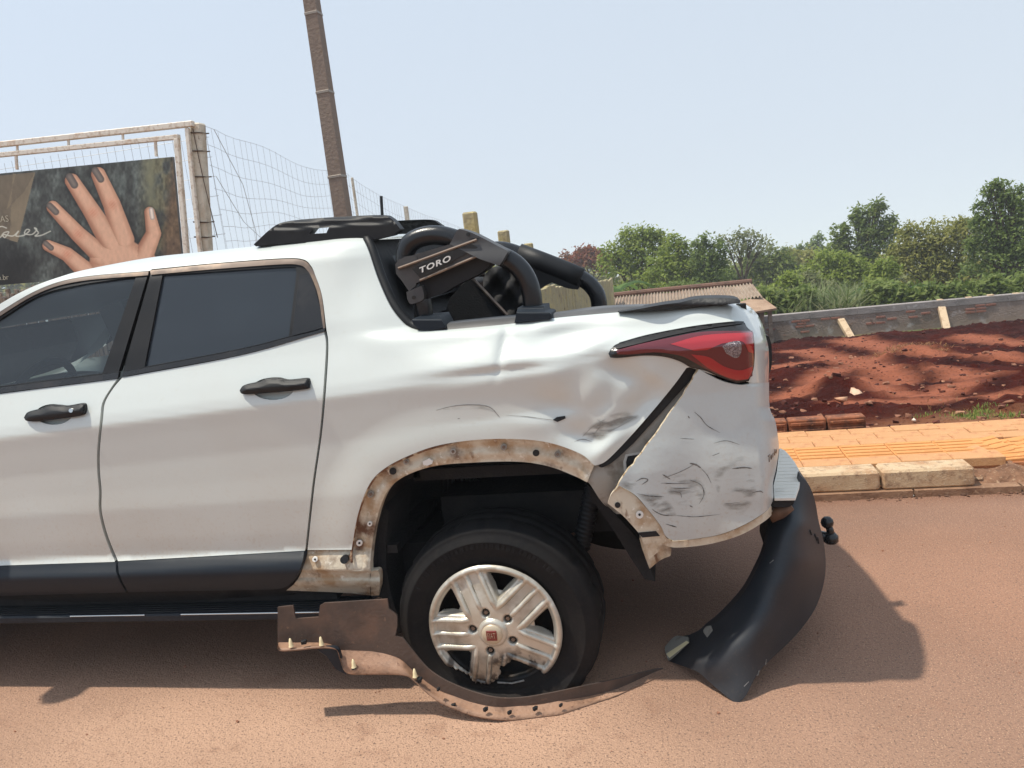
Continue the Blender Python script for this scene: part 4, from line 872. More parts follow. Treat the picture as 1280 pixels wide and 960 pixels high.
panel('weatherstrip', loop([(-168, 507), (0, 484.3), (148.5, 465.5)], [(147, 473), (0, 491.5), (-168, 514)]), off(-.004), M['trim'], fd, step=5, thick=.012)
panel('weatherstrip', loop([(153.6, 465), (300, 437), (362, 421.5), (392, 414.5), (406, 410)], [(405.5, 414.3), (392.5, 418.3), (300, 443.7), (152.5, 471)]), off(-.004), M['trim'], rd, step=5, thick=.012)
# dark shut lines and sills behind the gaps
sill = panel('sill', loop([(-360, 700), (130, 660), (400, 420)], [(415, 560), (400, 690), (382, 740), (-360, 775)]), off(.035), M['dark'], TK, step=24, thick=.05)
panel('rocker_panel', loop([(-360, 752), (0, 743), (340, 735), (366, 739)], [(366, 752), (340, 758), (-360, 772)]), off(.05), M['black'], TK, step=12, thick=.1)
# ---- roof, far side, front of the cab
line = [(-60, 420), (0, 380), (37, 360), (75, 346), (112, 336), (187, 322), (250, 315), (320, 307.5), (375, 302), (446, 297), (455, 299.8)]
lp = np.array(sm(line, 3)); near = PY(lp[:, 0], lp[:, 1], Dbase(lp[:, 0], lp[:, 1])+.002); nu = 12; V = []
for k in range(nu+1):
    u = k/nu; q = near.copy(); q[:, 1] = near[:, 1]*(1-u)+(2*YC-near[:, 1])*u; q[:, 2] += .012*math.sin(math.pi*u)-.003; V.append(q)
n = len(near); mobj('roof', np.vstack(V), [(k*n+i, k*n+i+1, (k+1)*n+i+1, (k+1)*n+i) for k in range(nu) for i in range(n-1)], M['paint'], TK)
WS = [near[0], near[0]*[1, 0, 1]+[0, 2*YC-near[0][1], 0], np.array([-3.30, 2*YC-2.62, 1.09]), np.array([-3.30, 2.62, 1.09])]
mobj('windshield', WS, [(0, 1, 2, 3)], M['glass2'], TK, False)
hood = [[(-4.45, .86), (-4.2, .98), (-3.8, 1.05), (-3.28, 1.10)]]; V = []
for k in range(13):
    u = k/12*2-1
    for x, z in hood[0]: V.append((x+.18*u*u*(1 if x < -4 else .2), YC+u*.74, z-.05*u**4))
mobj('bonnet', V, [(k*4+i, k*4+i+1, (k+1)*4+i+1, (k+1)*4+i) for k in range(12) for i in range(3)], M['paint'], TK)
fe = []
ac = [( -3.65+.45*math.cos(a), .38+.45*math.sin(a)) for a in np.linspace(0, math.pi, 13)]
fpoly = [(-2.97, .45), (-2.97, 1.14), (-3.3, 1.09), (-3.8, 1.03), (-4.2, .95), (-4.42, .84), (-4.45, .45), (-4.12, .40)]+ac[::-1]+[(-3.18, .45)]
b = MB()
for yy in (Y0+.06, 2*YC-Y0-.08): b.prism([(x, yy+.10*np.clip(-3.9-x, 0, 1), z) for x, z in fpoly], (0, .02, 0))
b.build('front_fender', M['paint'], TK)
MB().box((-4.42, YC, .62), (.10, 1.45, .42), bev=.04).build('front_bumper', M['black'], TK)
MB().box((-2.45, YC, .40), (3.9, 1.15, .12)).box((-.35, YC+.05, .52), (1.1, 1.05, .16)).build('chassis', M['dark'], TK)
MB().lathe([(.0, -.05), (.27, -.05), (.33, -.08), (.36, 0), (.33, .08), (.27, .06), (0, .06)], (-.16, YC+.05, .36), axis='z', n=32).build('added_spare_wheel', M['rubber'], TK, smooth=True)  # unseen spare wheel, added to darken the ground below the bed
MB().box((-1.35, 2.95, .36), (.8, .5, .22), bev=.06).build('added_fuel_tank', M['dark'], TK)  # unseen tank, added to block light leaking in under the truck
MB().tube(sm([(-2.2, 3.5, .33), (-1.2, 3.5, .32), (-.6, 3.6, .42), (-.1, 3.62, .36), (.2, 3.62, .34)], 5), .035, 10).tube([(-.15, 3.62, .36), (.12, 3.62, .35)], .09, 14).build('exhaust', M['dark'], TK, smooth=True)
mir = thing  # door mirror, forward of the picture's left edge
mb = MB(); mb.box((-2.92, 2.27, 1.24), (.14, .24, .17), bev=.05).box((-2.92, 2.40, 1.19), (.09, .12, .05), bev=.01); mb.build('door_mirror', M['black'], TK, smooth=False)
# cabin inside
MB().box((-1.72, YC, 1.545), (.95, 1.05, .02)).build('headliner', M['headliner'], TK)
MB().box((-2.1, YC, .50), (2.2, 1.45, .03)).box((-3.22, YC, .95), (.35, 1.35, .22), bev=.08).build('cabin_floor', M['dark'], TK)
def seat(x, y, w=.50):
    s_ = MB(); s_.box((x, y, .72), (.52, w, .18), bev=.05).box((x+.30, y, 1.02), (.16, w*.94, .62), rot=roty(.22), bev=.05).box((x+.40, y, 1.42), (.10, .26, .19), bev=.04); return s_.build('seat', M['seat'], TK, smooth=False)
seat(-2.25, 2.80); seat(-2.25, 3.58); s_ = MB(); s_.box((-1.42, YC, .74), (.5, 1.3, .18), bev=.05).box((-1.12, YC, 1.02), (.16, 1.3, .62), rot=roty(.2), bev=.05)
for yy in (2.8, 3.2, 3.6): s_.box((-1.05, yy, 1.40), (.09, .24, .15), bev=.04)
s_.build('rear_seat', M['seat'], TK)
a = np.linspace(0, 2*math.pi, 33); e1 = np.array([.42, 0, .9]); e1 /= np.linalg.norm(e1); c0 = np.array(PY(62, 452, 2.80))-.185*e1; e2 = np.array([0, 1., 0])
sw = MB(); sw.tube([c0+.185*(math.cos(t)*e1+math.sin(t)*e2) for t in a], .016, 8, False)
for t in (0.0, 2.2, -2.2): sw.tube([c0, c0+.18*(-math.cos(t)*e1+math.sin(t)*e2)], .014, 6)
sw.build('steering_wheel', M['black'], TK, smooth=True)
for yy in (2.62, 2*YC-2.62): MB().box((-1.96, yy, 1.14), (.10, .05, .64), rot=roty(-.27)).build('pillar', M['headliner'], TK)
bt = MB(); bt.tube([(-1.74, 2.60, 1.44), (-1.6, 2.61, 1.36), (-1.42, 2.64, 1.18), (-1.3, 2.66, 1.05)], .006, 6); bt.build('seat_belt', M['dark'], TK)
# ---- the doors of the far side
mirror_tree(fd); mirror_tree(rd)
# ---- cab back and load bed
ed = sm([(454, 299.5), (461, 315), (472.5, 349), (487.5, 382.5), (502, 402), (512, 409.5), (524, 413.5)], 4); en = PY(ed[:, 0], ed[:, 1], D(ed[:, 0], ed[:, 1])+.01)
MB().tube(en+[.010, .012, .004], .017, 8).build('opening_seal', M['black'], TK, smooth=True)
bw = en[:-5]; V = np.vstack([bw+[-.03, .05, 0], bw*[1, 0, 1]+[-.03, 2*YC, 0]-bw*[0, 1, 0]-[0, .05, 0]]); n = len(bw)
cb = mobj('cab_back', V, [(i, i+1, n+i+1, n+i) for i in range(n-1)], M['dark'], TK)
A = bw[5]; B = bw[-6]
mobj('rear_window', [A+[.0, .22, 0], A*[1, 0, 1]+[0, 2*YC-A[1]-.22, 0], B*[1, 0, 1]+[0, 2*YC-B[1]-.22, .02], B+[0, .22, .02]], [(0, 1, 2, 3)], mat('rear_glass', (.012, .014, .017), .5, 0, (), None, spec=.2), cb, False)
MB().box((-.36, YC, .75), (1.12, 1.36, .04)).box((-.92, YC, .98), (.05, 1.36, .48)).build('bed_floor', M['liner'], TK)
MB().box((-.34, 2.545, .99), (1.14, .03, .50)).build('bed_wall', M['liner'], TK); MB().box((-.34, 2*YC-2.545, .81), (1.14, .03, .12)).build('bed_wall', M['liner'], TK)
tg = MB(); tg.prism([(.20, 2.56, .60), (.20, 3.60, .60), (.20, 3.64, .75), (.20, 3.60, .88), (.20, 3.50, .97), (.20, 3.36, 1.04), (.20, 3.1, 1.12), (.20, 2.56, 1.215)], (.05, 0, 0)); tg = tg.build('tailgate', M['paint'], TK)  # far top corner lowered and rounded to soften the cast shadow's outline
MB().box((.26, 3.0, .98), (.05, .34, .12), bev=.02).build('tailgate_handle', M['black'], tg)
# black pull seen past the rear corner
panel('side_pull', loop([(957, 419), (961, 421), (964, 430), (965, 445), (964, 460), (960, 470)], [(958, 468), (958, 425)]), lambda x, y: 0*x+2.85, M['black'], tg, step=3, thick=.04)
# rail cap: a ribbon that turns over the top of the bed side
lo = sm([(524, 413.3), (555, 412.2), (637, 404.8), (694, 397.2), (780, 389.8), (836, 386.8), (924, 379.3)], 8); up = sm([(530, 408), (556, 402.6), (637, 394), (694, 390), (756, 382), (850, 378.5), (924, 374.5)], 8)
Yb = D(lo[:, 0], lo[:, 1]); L0 = PY(lo[:, 0], lo[:, 1], Yb+.004); L1 = PY(lo[:, 0]*.5+up[:, 0]*.5, lo[:, 1]*.35+up[:, 1]*.65, Yb+.022); L2 = PY(up[:, 0], up[:, 1], Yb+.075); L3 = L2+[0, .012, -.06]
n = len(lo); rc = mobj('rail_cap', np.vstack([L0, L1, L2, L3]), [(k*n+i, k*n+i+1, (k+1)*n+i+1, (k+1)*n+i) for k in range(3) for i in range(n-1)], mat('grey_rail_cap', (.075, .075, .076), .45, 0, [(5, (.12, .118, .115), .45, .7)], (400, .0006)), TK)
tn = panel('folded_tonneau', loop([(772, 390.2), (800, 388.5), (836, 387.3), (880, 382.5), (921, 379.3), (925.5, 377)], [(925, 375), (916, 372.8), (890, 372.3), (868, 373.8), (850, 378), (830, 380.5), (800, 386)]), lambda x, y: 0*x+2.428+.010*np.sin(x*.06)-.014*np.sin((y-372)*.19), mat('vinyl', (.014, .014, .015), .55, 0, (), (60, .004)), TK, step=2.5, thick=.10)
q = mirror(rc); q.location = (0, -.05, -.50)
bd = MB(); bp = [PY(x, y, 3.05) for x, y in ((589, 346), (634, 394), (598, 440), (545, 430), (562, 372))]; bd.prism(bp, (0, .03, 0)); bd = bd.build('bed_board', M['liner'], TK)
e0, e1_ = np.array(PY(589, 346, 3.04)), np.array(PY(634, 394, 3.04)); MB().tube([e0, e1_], .007, 6).build('board_edge', M['bronze'], bd)
cg = MB(); cg.box((-.60, 3.45, .96), (.4, .36, .36), bev=.05).box((-.15, 3.5, .86), (.35, .4, .18), bev=.06); cg.build('bed_cargo', M['dark'], TK)
# ---- sports bar
def hoop_build():
    S = panel('sports_bar', loop([(494, 330.5), (499, 324)], [(560, 306), (598, 298), (632, 313.5)], [(635, 316), (624, 331.5)], [(608, 322), (600, 319.5), (575, 330), (520, 354)], [(520, 357), (511, 364)], [(503, 352), (495, 342)]), lambda x, y: 0*x+2.515-.012*sstep(0, 30, (x-494)*.3+(330-y)*.3), M['greyplastic'], TK, step=4, thick=.045)
    path = sm([(530, 398), (527, 375), (518, 352), (508, 334), (507, 317), (513, 304), (528, 296), (548, 294), (572, 300), (600, 311), (628, 321), (645, 331), (657, 346), (664, 365), (667, 390)], 6)
    yy = np.full(len(path), 2.56); MB().tube(PY(path[:, 0], path[:, 1], yy), .0325, 18).build('hoop_tube', M['tube'], S, smooth=True)
    panel('bracket', loop([(574, 286), (592, 292), (635, 314)], [(629, 325), (624, 332)], [(600, 324), (562, 305)], [(564, 302), (571, 288)]), lambda x, y: 0*x+2.503-.02*sstep(300, 330, y), M['greyplastic'], S, step=4, thick=.07)
    panel('bracket', loop([(508, 365), (527, 357)], [(530, 368), (528, 375), (514, 380), (509, 374)]), lambda x, y: 0*x+2.505, M['greyplastic'], S, step=3, thick=.07)
    panel('bracket', loop([(494, 330), (506, 321), (520, 320)], [(522, 328), (498, 337)]), lambda x, y: 0*x+2.508, M['greyplastic'], S, step=3, thick=.07)
    for a_, b_ in (((498, 335.3), (596, 299.5)), ((525, 350.5), (600, 318.5))): MB().tube(np.array([PY(*a_, 2.497), PY(*b_, 2.495)]), .0045, 6).build('accent_line', M['bronze'], S)
    pl = [(515, 336), (588, 304), (597, 309.5), (526, 348.5)]
    panel('nameplate', pl, lambda x, y: 0*x+2.497, M['trim'], S, step=4, thick=.006)
    ux = np.array(PY(563, 323, 2.49))-np.array(PY(523, 339.5, 2.49)); ux /= np.linalg.norm(ux); w = np.array([0, -1., 0]); uy = np.cross(w, ux); c = PY(543, 331, 2.4905)
    text_part('nameplate_lettering', 'TORO', .029, c, ux*1.30, uy*.86, M['white'], S, extrude=.001, offset=.0006, shear=.25, bold=1.14)
    for px, py in ((585, 293), (621, 321), (517, 372)): disc('bolt', px, py, 2.4, lambda x, y: 0*x+2.499, M['trim'], S, .004)
    ft = panel('foot', loop([(519, 397), (549, 394.5)], [(553, 402), (557, 409.5)], [(540, 412.5), (526, 413)], [(517, 406), (514.5, 400)]), lambda x, y: 0*x+2.448+.04*sstep(400, 394, y), M['clad'], S, step=3, thick=.12)
    panel('foot', loop([(647, 385), (680, 383)], [(681, 390), (688, 392), (688.5, 399)], [(643, 403.5), (645, 394)]), lambda x, y: 0*x+2.448+.04*sstep(391, 385, y), M['clad'], S, step=3, thick=.12)
    return S
SB = hoop_build()
panel('bar_shroud', loop([(512, 352), (600, 316), (614, 324)], [(611, 333), (596, 344), (573, 355), (553, 367), (536, 373)], [(528, 367), (512, 362)]), lambda x, y: 0*x+2.535, M['black'], SB, step=5, thick=.10)
# the second hoop has been pushed in towards the middle of the bed
S2 = panel('sports_bar', loop([(640, 322), (668, 322), (700, 337), (728, 351)], [(722, 362), (708, 360), (690, 353)], [(680, 358), (668, 366)], [(655, 352), (645, 336)]), lambda x, y: 0*x+3.02, M['black'], TK, step=5, thick=.05)
pth = sm([(596, 345), (598, 325), (610, 314), (628, 312), (650, 318), (680, 329), (708, 340), (730, 350), (742, 361), (748, 374), (750, 400)], 6); MB().tube(PY(pth[:, 0], pth[:, 1], 3.05), .0315, 16).build('hoop_tube', M['tube'], S2, smooth=True)
pth = np.array([(648, 317.5), (680, 329.5), (708, 340.5), (726, 348.5)]); MB().tube(PY(pth[:, 0], pth[:, 1], 3.05), .042, 16).build('hoop_sleeve', M['black'], S2, smooth=True)
bag = panel('load_bag', loop([(604, 345), (616, 334), (632, 336), (648, 345), (656, 362), (660, 380), (660, 402)], [(596, 406), (598, 385), (610, 374), (604, 362)]), lambda x, y: 0*x+3.16+.03*np.sin(x*.2)*np.sin(y*.17), M['dark'], TK, step=5, thick=.22)
panel('load_bag', loop([(540, 402), (545, 372), (560, 352), (580, 345)], [(598, 352), (590, 372), (600, 402)]), lambda x, y: 0*x+3.30+.03*np.sin(x*.2), M['dark'], TK, step=6, thick=.25)
# ---- roof rails
def rdep(x, y): t = y-(270+(446-x)*.062); return 2.655-.030*sstep(-1, 4, t)-.010*sstep(9, 12, t)
rl = panel('roof_rail', loop([(317, 305.6), (341, 284), (360, 276.5), (400, 272.5), (446, 269.8), (478, 268.8), (486, 271.5), (493, 277), (500, 286)], [(500, 287.5), (491, 294)], [(458, 302), (446, 297.5), (375, 303), (320, 308)]), rdep, M['black'], TK, holes=[[(392, 285.3), (411.5, 283.6), (408, 291.2), (386, 292.6)]], step=3.5, thick=.045)
q = mirror(rl); q.location = (-.15, 0, .012)
MB().tube(np.array([PY(478, 275, 3.5), PY(476.5, 245, 3.5)]), .007, 6).build('antenna', M['black'], TK)
# ---- tail lamp
LAMP = loop([(760.5, 442), (765, 435), (774, 429), (811, 419), (867.5, 408.5), (914, 403), (928, 402.3)], [(931, 403.5), (934, 409), (941.5, 415.5)], [(943.2, 430), (943.5, 445), (941.5, 463), (936, 476.5)], [(921, 479), (899, 471), (880, 463), (864, 459.5), (849, 451.5), (830, 446), (805, 444.5), (774, 447.5), (763, 447)])
def lampd(k):
    P = LAMP
    def f(x, y): d = dist_poly(P, x, y, True); return Dbase(x, y)-.004-k-.012*np.sqrt(np.clip(d/10, 0, 1))
    return f
tl = panel('tail_light', LAMP, lampd(0), M['trim'], TK, step=3, thick=.03)
panel('lens', loop([(770, 438), (800, 430), (840, 421.5), (880, 414.5), (940.5, 413.5)], [(942, 430), (942.3, 445), (940.6, 470)], [(934, 474), (920, 476), (900, 469), (880, 460)], [(866, 452), (850, 444.5), (820, 440.5), (790, 443), (772, 443)]), lampd(.0022), M['lensdark'], tl, step=3, thick=.003)
panel('lens', loop([(838, 430), (880, 419), (941, 415.3)], [(942.4, 430), (942.6, 442)], [(936, 440), (927, 426.5), (902, 429.5)], [(884, 437.5), (868, 438.5)]), lampd(.004), M['lensred'], tl, step=3, thick=.003)
panel('lens', loop([(864, 443), (886, 446.5), (905, 458), (925, 463), (941, 458)], [(940.5, 464), (935, 474)], [(921, 475), (905, 470), (884, 459.5)]), lampd(.004), M['lensred'], tl, step=3, thick=.003)
panel('reflector', loop([(903, 433), (911, 428), (924, 426.5), (927, 434), (925, 444), (919, 447.5), (908, 442)]), lampd(.0045), M['lensclear'], tl, step=2.5, thick=.003)
panel('lamp_brow', loop([(774, 428.5), (811, 418.3), (867.5, 407.7), (914, 402.3), (930, 402)], [(928, 404.5), (890, 409.5), (840, 419), (800, 429), (770, 436)]), lampd(.004), M['black'], tl, step=3, thick=.01)
# ---- the torn rear corner panel, the metal behind the tear, the arch lip
def TD(x, y):
    t = np.clip((900-x)/140, 0, 1); b = Dbase(x, y)
    return b - .045*t**1.3 + .005*np.sin(x*.06+y*.03)*t + .006*np.exp(-((x-850)/40)**2-((y-600)/30)**2) - .004*np.exp(-((x-905)/25)**2-((y-560)/50)**2) + .008*np.exp(-((x-930)/26)**2-((y-640)/18)**2) + .006*(1-sstep(477, 484, y))*(x > 934)
jag = []
for a_, b_ in zip([(874, 461.6), (849, 502), (828, 530), (805, 563), (783, 591), (764, 619)], [(849, 502), (828, 530), (805, 563), (783, 591), (764, 619), (759.5, 629)]):
    for k in range(5): u = k/5; jag.append((a_[0]+(b_[0]-a_[0])*u+rnd.uniform(-1.1, 1.1), a_[1]+(b_[1]-a_[1])*u+rnd.uniform(-.8, .8)))
jag = jag[:-5]
torn = panel('torn_quarter_panel', loop([(874, 461.6), (886, 468.5), (905, 477), (924, 481), (936, 480)], [(938, 474), (961.2, 474)], [(961.3, 482), (961.5, 500), (963, 513), (969, 526), (972.5, 547), (973.5, 563), (970.3, 585), (966.2, 604), (966.8, 622), (963.5, 632)],
    [(963.5, 632), (955, 641), (930, 656), (900, 668), (865, 674), (842, 676)], [(842, 676), (832, 670), (825, 656), (806, 632), (793, 618), (774, 607)], jag[::-1][:-1]), TD, M['paintdirty'], TK, step=4, thick=.012)
MB().tube(PY(np.array(jag)[:, 0]-.4, np.array(jag)[:, 1], TD(np.array(jag)[:, 0], np.array(jag)[:, 1])+.004), .0036, 5).build('torn_edge', M['edge'], torn, smooth=True)
lip2 = panel('arch_lip', loop([(759.5, 629), (764, 618), (774, 607.5)], [(793, 618.5), (806, 632.5), (825, 656.5), (832, 671), (840, 677)], [(830, 678), (822, 690), (812, 699)], [(800, 668), (780, 646), (759.5, 629)]), lambda x, y: TD(x, y)+.010, M['primer'], torn, step=4, thick=.02)
panel('lip_slot', loop([(797, 666), (820, 664)], [(825, 670), (803, 672)]), lambda x, y: TD(x, y)+.007, M['dark'], torn, step=4, thick=.002)
disc('bolt_hole', 772, 631.5, 3.6, lambda x, y: TD(x, y)+.007, M['dark'], torn, .002); w_ = disc('washer', 799.5, 643.5, 4.8, lambda x, y: TD(x, y)+.005, M['white'], torn, .004); disc('bolt_hole', 799.5, 643.5, 1.6, lambda x, y: TD(x, y)+.003, M['dark'], torn, .002)
panel('lower_seam', loop([(826, 676), (842, 676.5), (865, 674.5), (900, 668.5), (930, 656.5), (955, 641.5), (963.5, 632.5)], [(968, 640), (955, 652), (925, 669), (885, 680.5), (845, 684.5), (828, 681)]), lambda x, y: TD(x, y)+.016-.01*np.sin(x*.3)*.3, M['primer'], torn, step=4, thick=.03)
panel('jack_bracket', loop([(799, 672), (828, 678), (839.5, 687)], [(838, 695), (826, 700), (812, 711)], [(807, 698), (802, 684)]), lambda x, y: 0*x+2.40+.0012*(x-800), M['primer'], TK, step=4, thick=.05)
innp = panel('inner_panel', loop([(862, 456), (744, 580), (733, 598), (738, 606), (760, 634), (790, 628), (885, 470)]), lambda x, y: Dbase(x, y)+.032+.008*np.sin((x+y)*.05), M['inner'], TK, step=5, thick=.02)
panel('seam_strip', loop([(857, 459), (870, 462)], [(864, 474), (848, 492), (822, 521)], [(792, 554), (768, 576), (754, 584), (748, 583)], [(758, 575), (783, 550), (814, 515), (842, 481)]), lambda x, y: Dbase(x, y)+.016, M['black'], innp, step=4, thick=.02)
vf = [(779, 577), (782, 568), (800, 565), (804, 567), (795, 585), (789, 590.5), (780, 590)]; panel('vent_frame', vf, lambda x, y: Dbase(x, y)+.024, mat('pale_sealant', lin(186, 184, 178), .5), innp, step=3, thick=.012)
panel('vent_hole', [(782.5, 578), (784.5, 570.5), (801, 568), (792, 585), (788, 587.5), (783.5, 587.5)], lambda x, y: Dbase(x, y)+.022, M['dark'], innp, step=3, thick=.004)
lip = panel('arch_lip', np.vstack([sm([(439.5, 687), (447.7, 641.6), (462, 605), (482, 584.7), (514.7, 568), (551, 556), (600, 549.5), (649, 549), (689, 554), (726, 567.5), (743, 581)], 5), sm([(734, 603), (718, 595), (685, 582.7), (645, 577), (584, 578.6), (543, 582.6), (510.6, 593), (490, 607), (478, 627), (468, 662), (463, 700), (462, 714)], 5), np.array([(440, 714), (439.5, 700)])]),
    lambda x, y: Dbase(x, y)+.018-.004*np.cos(dist_poly(ARCH, x, y)*.35), M['primer'], TK, step=4, thick=.03)
sl = panel('sill_end', loop([(384.5, 688), (440, 687.5), (462, 690)], [(463, 714), (474, 716), (474, 747)], [(462, 744), (430, 741), (358, 738)], [(366, 732), (374, 721), (380, 706), (384, 691)]), lambda x, y: Dbase(x, y)+.016+.014*sstep(712, 716, y)-.010*sstep(722, 727, y)+.012*sstep(730, 735, y)+.006*sstep(458, 466, x), M['primer'], TK, step=3.5, thick=.03)
MB().tube(PY(ARCH[:33, 0]+.3, ARCH[:33, 1]+1.2, Dbase(ARCH[:33, 0], ARCH[:33, 1])+.006), .0042, 6).build('rust_line', mat('rust_line', lin(120, 84, 60), .8, 0, [(30, lin(190, 170, 140), .5, .6), (18, lin(70, 44, 30), .55, .68)]), lip, smooth=True)
ld = lambda k: (lambda x, y: Dbase(x, y)+.016-k)
for px, py, r in ((507.5, 577.5, 3.6), (566, 564.5, 3.6), (629.5, 559, 4), (697, 568, 4), (463, 618, 4.2)): w_ = disc('lip_bolt', px, py, r, ld(.006), M['inner'], lip, .006); disc('bolt_head', px, py, r*.5, ld(.010), M['bronze'], lip, .006)
for px, py, r in ((491, 589, 4.4), (670, 566.3, 4.2)): disc('bolt_hole', px, py, r, ld(.004), M['dark'], lip, .002)
for px, py, r in ((462, 655, 3), (449, 679, 3.8)): disc('washer', px, py, r, ld(.008), M['white'], lip, .005); disc('bolt_hole', px, py, r*.35, ld(.0105), M['dark'], lip, .002)
panel('clip', [(528, 577), (533, 575), (536, 573), (541, 576), (540, 580), (534, 582), (529, 581)], ld(.008), M['white'], lip, step=2, thick=.006)
disc('washer', 393.5, 699.3, 3.4, ld(.010), M['white'], sl, .005); disc('bolt_hole', 393.5, 699.3, 1.2, ld(.0125), M['dark'], sl, .002); disc('clip', 430, 700, 5, ld(.018), M['black'], sl, .014)
# wheel housing, liner, suspension
ai = sm([(463, 745), (463, 714), (468, 662), (478, 627), (490, 607), (510.6, 593), (543, 582.6), (584, 578.6), (645, 577), (685, 582.7), (718, 595), (740, 612), (765, 640), (795, 672), (812, 712)], 4); a0 = PY(ai[:, 0], ai[:, 1], Dbase(ai[:, 0], ai[:, 1])+.03); c_ = np.array([-.66, 0, .3])
rings = [a0]
for yy, sc in ((2.55, 1.0), (2.75, .99), (2.96, .96)): q = (a0-c_)*[sc, 1, sc]+c_; q[:, 1] = yy; rings.append(q)
n = len(a0); V = np.vstack(rings); F = [(k*n+i, k*n+i+1, (k+1)*n+i+1, (k+1)*n+i) for k in range(3) for i in range(n-1)]+[tuple(range(3*n, 4*n))]
wh = mobj('wheel_housing', V, F, M['liner'], TK)
rb_ = MB()
for k in range(9): p_ = np.array(PY(556+k*5.5, 598, 2.90)); q_ = np.array(PY(552+k*5.5, 690, 2.90)); rb_.tube([p_, q_], .008, 5)
rb_.build('liner_rib', M['black'], wh, kind='stuff')
panel('mud_liner', loop([(734, 600), (748, 612), (772, 640), (795, 670), (808, 700), (819, 727)], [(806, 724), (790, 700), (765, 660), (740, 625)]), lambda x, y: 0*x+2.47, M['liner'], TK, step=6, thick=.25)
panel('mud_liner', loop([(464, 700), (469, 664), (478, 630)], [(486, 640), (482, 690), (488, 740), (505, 790)], [(498, 792), (480, 750), (465, 748)]), lambda x, y: 0*x+2.45, M['liner'], TK, step=6, thick=.25)
t_ = np.linspace(0, 1, 60); pth = PY(746-20*t_, 590+95*t_, 2.62+0*t_); MB().tube(pth, .030+.004*np.sin(t_*110), 12).build('shock_bellows', M['black'], TK, smooth=True)
mb = MB(); mb.box(PY(665, 634, 2.95), (.16, .08, .05), rot=roty(.1), bev=.01).box(PY(632, 640, 2.95), (.06, .08, .07), bev=.01).tube([PY(600, 650, 2.95), PY(700, 642, 2.95)], .02, 8); mb.build('suspension_arm', mat('dull_metal', lin(120, 112, 100), .55, .4, [(20, lin(80, 66, 54), .5, .7)]), TK)
MB().tube([(-.66, 2.5, .30), (-.66, 3.9, .30)], .05, 10).build('axle', M['dark'], TK)
# ---- rear wheel
HX, HZ, HY, CR = -.657, .246, 2.385, .226
wheel = thing  # placeholder name kept free
def tyre(yface, sgn, hx, hz, R_=.356, flat=True):
    prof = [(.214, .012), (.227, .0), (.236, -.006), (.250, -.004), (.258, -.009), (.285, -.016), (.300, -.017), (.303, -.0195), (.308, -.0195), (.311, -.016), (.322, -.009), (.333, .002), (.337, .001), (.346, .018), (.352, .033), (R_, .05), (R_, .085), (R_-.008, .088), (R_-.008, .094), (R_, .097), (R_, .14), (R_-.008, .143), (R_-.008, .149), (R_, .152), (R_, .19), (.346, .215), (.325, .235), (.29, .24), (.222, .225)]
    n = 160; V = []; m = len(prof)
    for k in range(n):
        a = 2*math.pi*k/n
        for i, (r, h) in enumerate(prof):
            tr = .0
            if r > .344 and (k//2) % 4 == 0 and .02 < h < .21 and not .085 < h < .152: r = r-.006
            x, z = r*math.cos(a), r*math.sin(a); zz = hz+z; yy = h
            if flat and zz < .09:
                s_ = min(1, (.09-zz)/.12); yy = h-(.024*s_ if h < .1 else -.024*s_)*(1 if r > .25 else 0)
                lo_ = .003+.10*max(0, r-.236)*0; zz = max(zz, lo_+max(0, (R_-r))*.10) if zz < .03 else zz
            V.append((hx+x, yface+sgn*yy, max(zz, .002)))
    F = [(k*m+i, k*m+i+1, ((k+1) % n)*m+i+1, ((k+1) % n)*m+i) for k in range(n) for i in range(m-1)]
    return V, (F if sgn > 0 else [f[::-1] for f in F])
v, f = tyre(HY, 1, HX, HZ); ty = mobj('rear_tyre', v, f, M['rubber'], TK)
MB().lathe([(.0, .07), (.19, .07), (.205, .03), (.222, .008), (.227, .02), (.227, .2)], (HX, HY, HZ), n=48).build('steel_wheel', M['steel'], ty, smooth=True)
# cover: a pressed relief with five ribbed spokes, lower edge broken away
NR, NT = 84, 420; rr = np.linspace(.03, CR, NR); tt = np.linspace(0, 2*math.pi, NT, endpoint=False); RR, TT = np.meshgrid(rr, tt, indexing='ij'); rn = RR/CR
sp = np.array([112.6-72*k for k in range(5)]); dth = np.min(np.abs((np.degrees(TT)[..., None]-sp+180) % 360-180), axis=-1); sgnth = np.radians(dth); wv = rn*np.sin(np.minimum(sgnth, math.pi/2))
hw = .262+.035*rn; spoke = sstep(hw+.025, hw-.02, wv)
H = np.zeros_like(rn)                                   # height towards the viewer
H += .030*sstep(1.0, .25, rn)*spoke + .006*spoke
rib = np.exp(-((wv-.215)/.024)**4)+.9*np.exp(-(wv/.020)**4); H += .011*rib*spoke*sstep(.34, .5, rn)*sstep(.97, .92, rn)
bowl_ = (1-spoke); H += bowl_*(.020*sstep(.62, .30, rn)+.008*sstep(.82, .92, rn)-.014*sstep(.54, .70, rn)*sstep(.92, .82, rn))
H += .010*np.exp(-((rn-.965)/.022)**2)+.004*sstep(.9, .95, rn)
H += .016*sstep(.40, .30, rn)*0+.012*sstep(.22, .17, rn)
lug = np.zeros_like(rn); 
for a_ in (105, 40, 171, -26, 255):
    lx, lz = .31*math.cos(R(a_)), .31*math.sin(R(a_)); d = np.hypot(rn*np.cos(TT)-lx, rn*np.sin(TT)-lz); H -= .020*sstep(.085, .060, d); lug = np.maximum(lug, sstep(.09, .06, d))
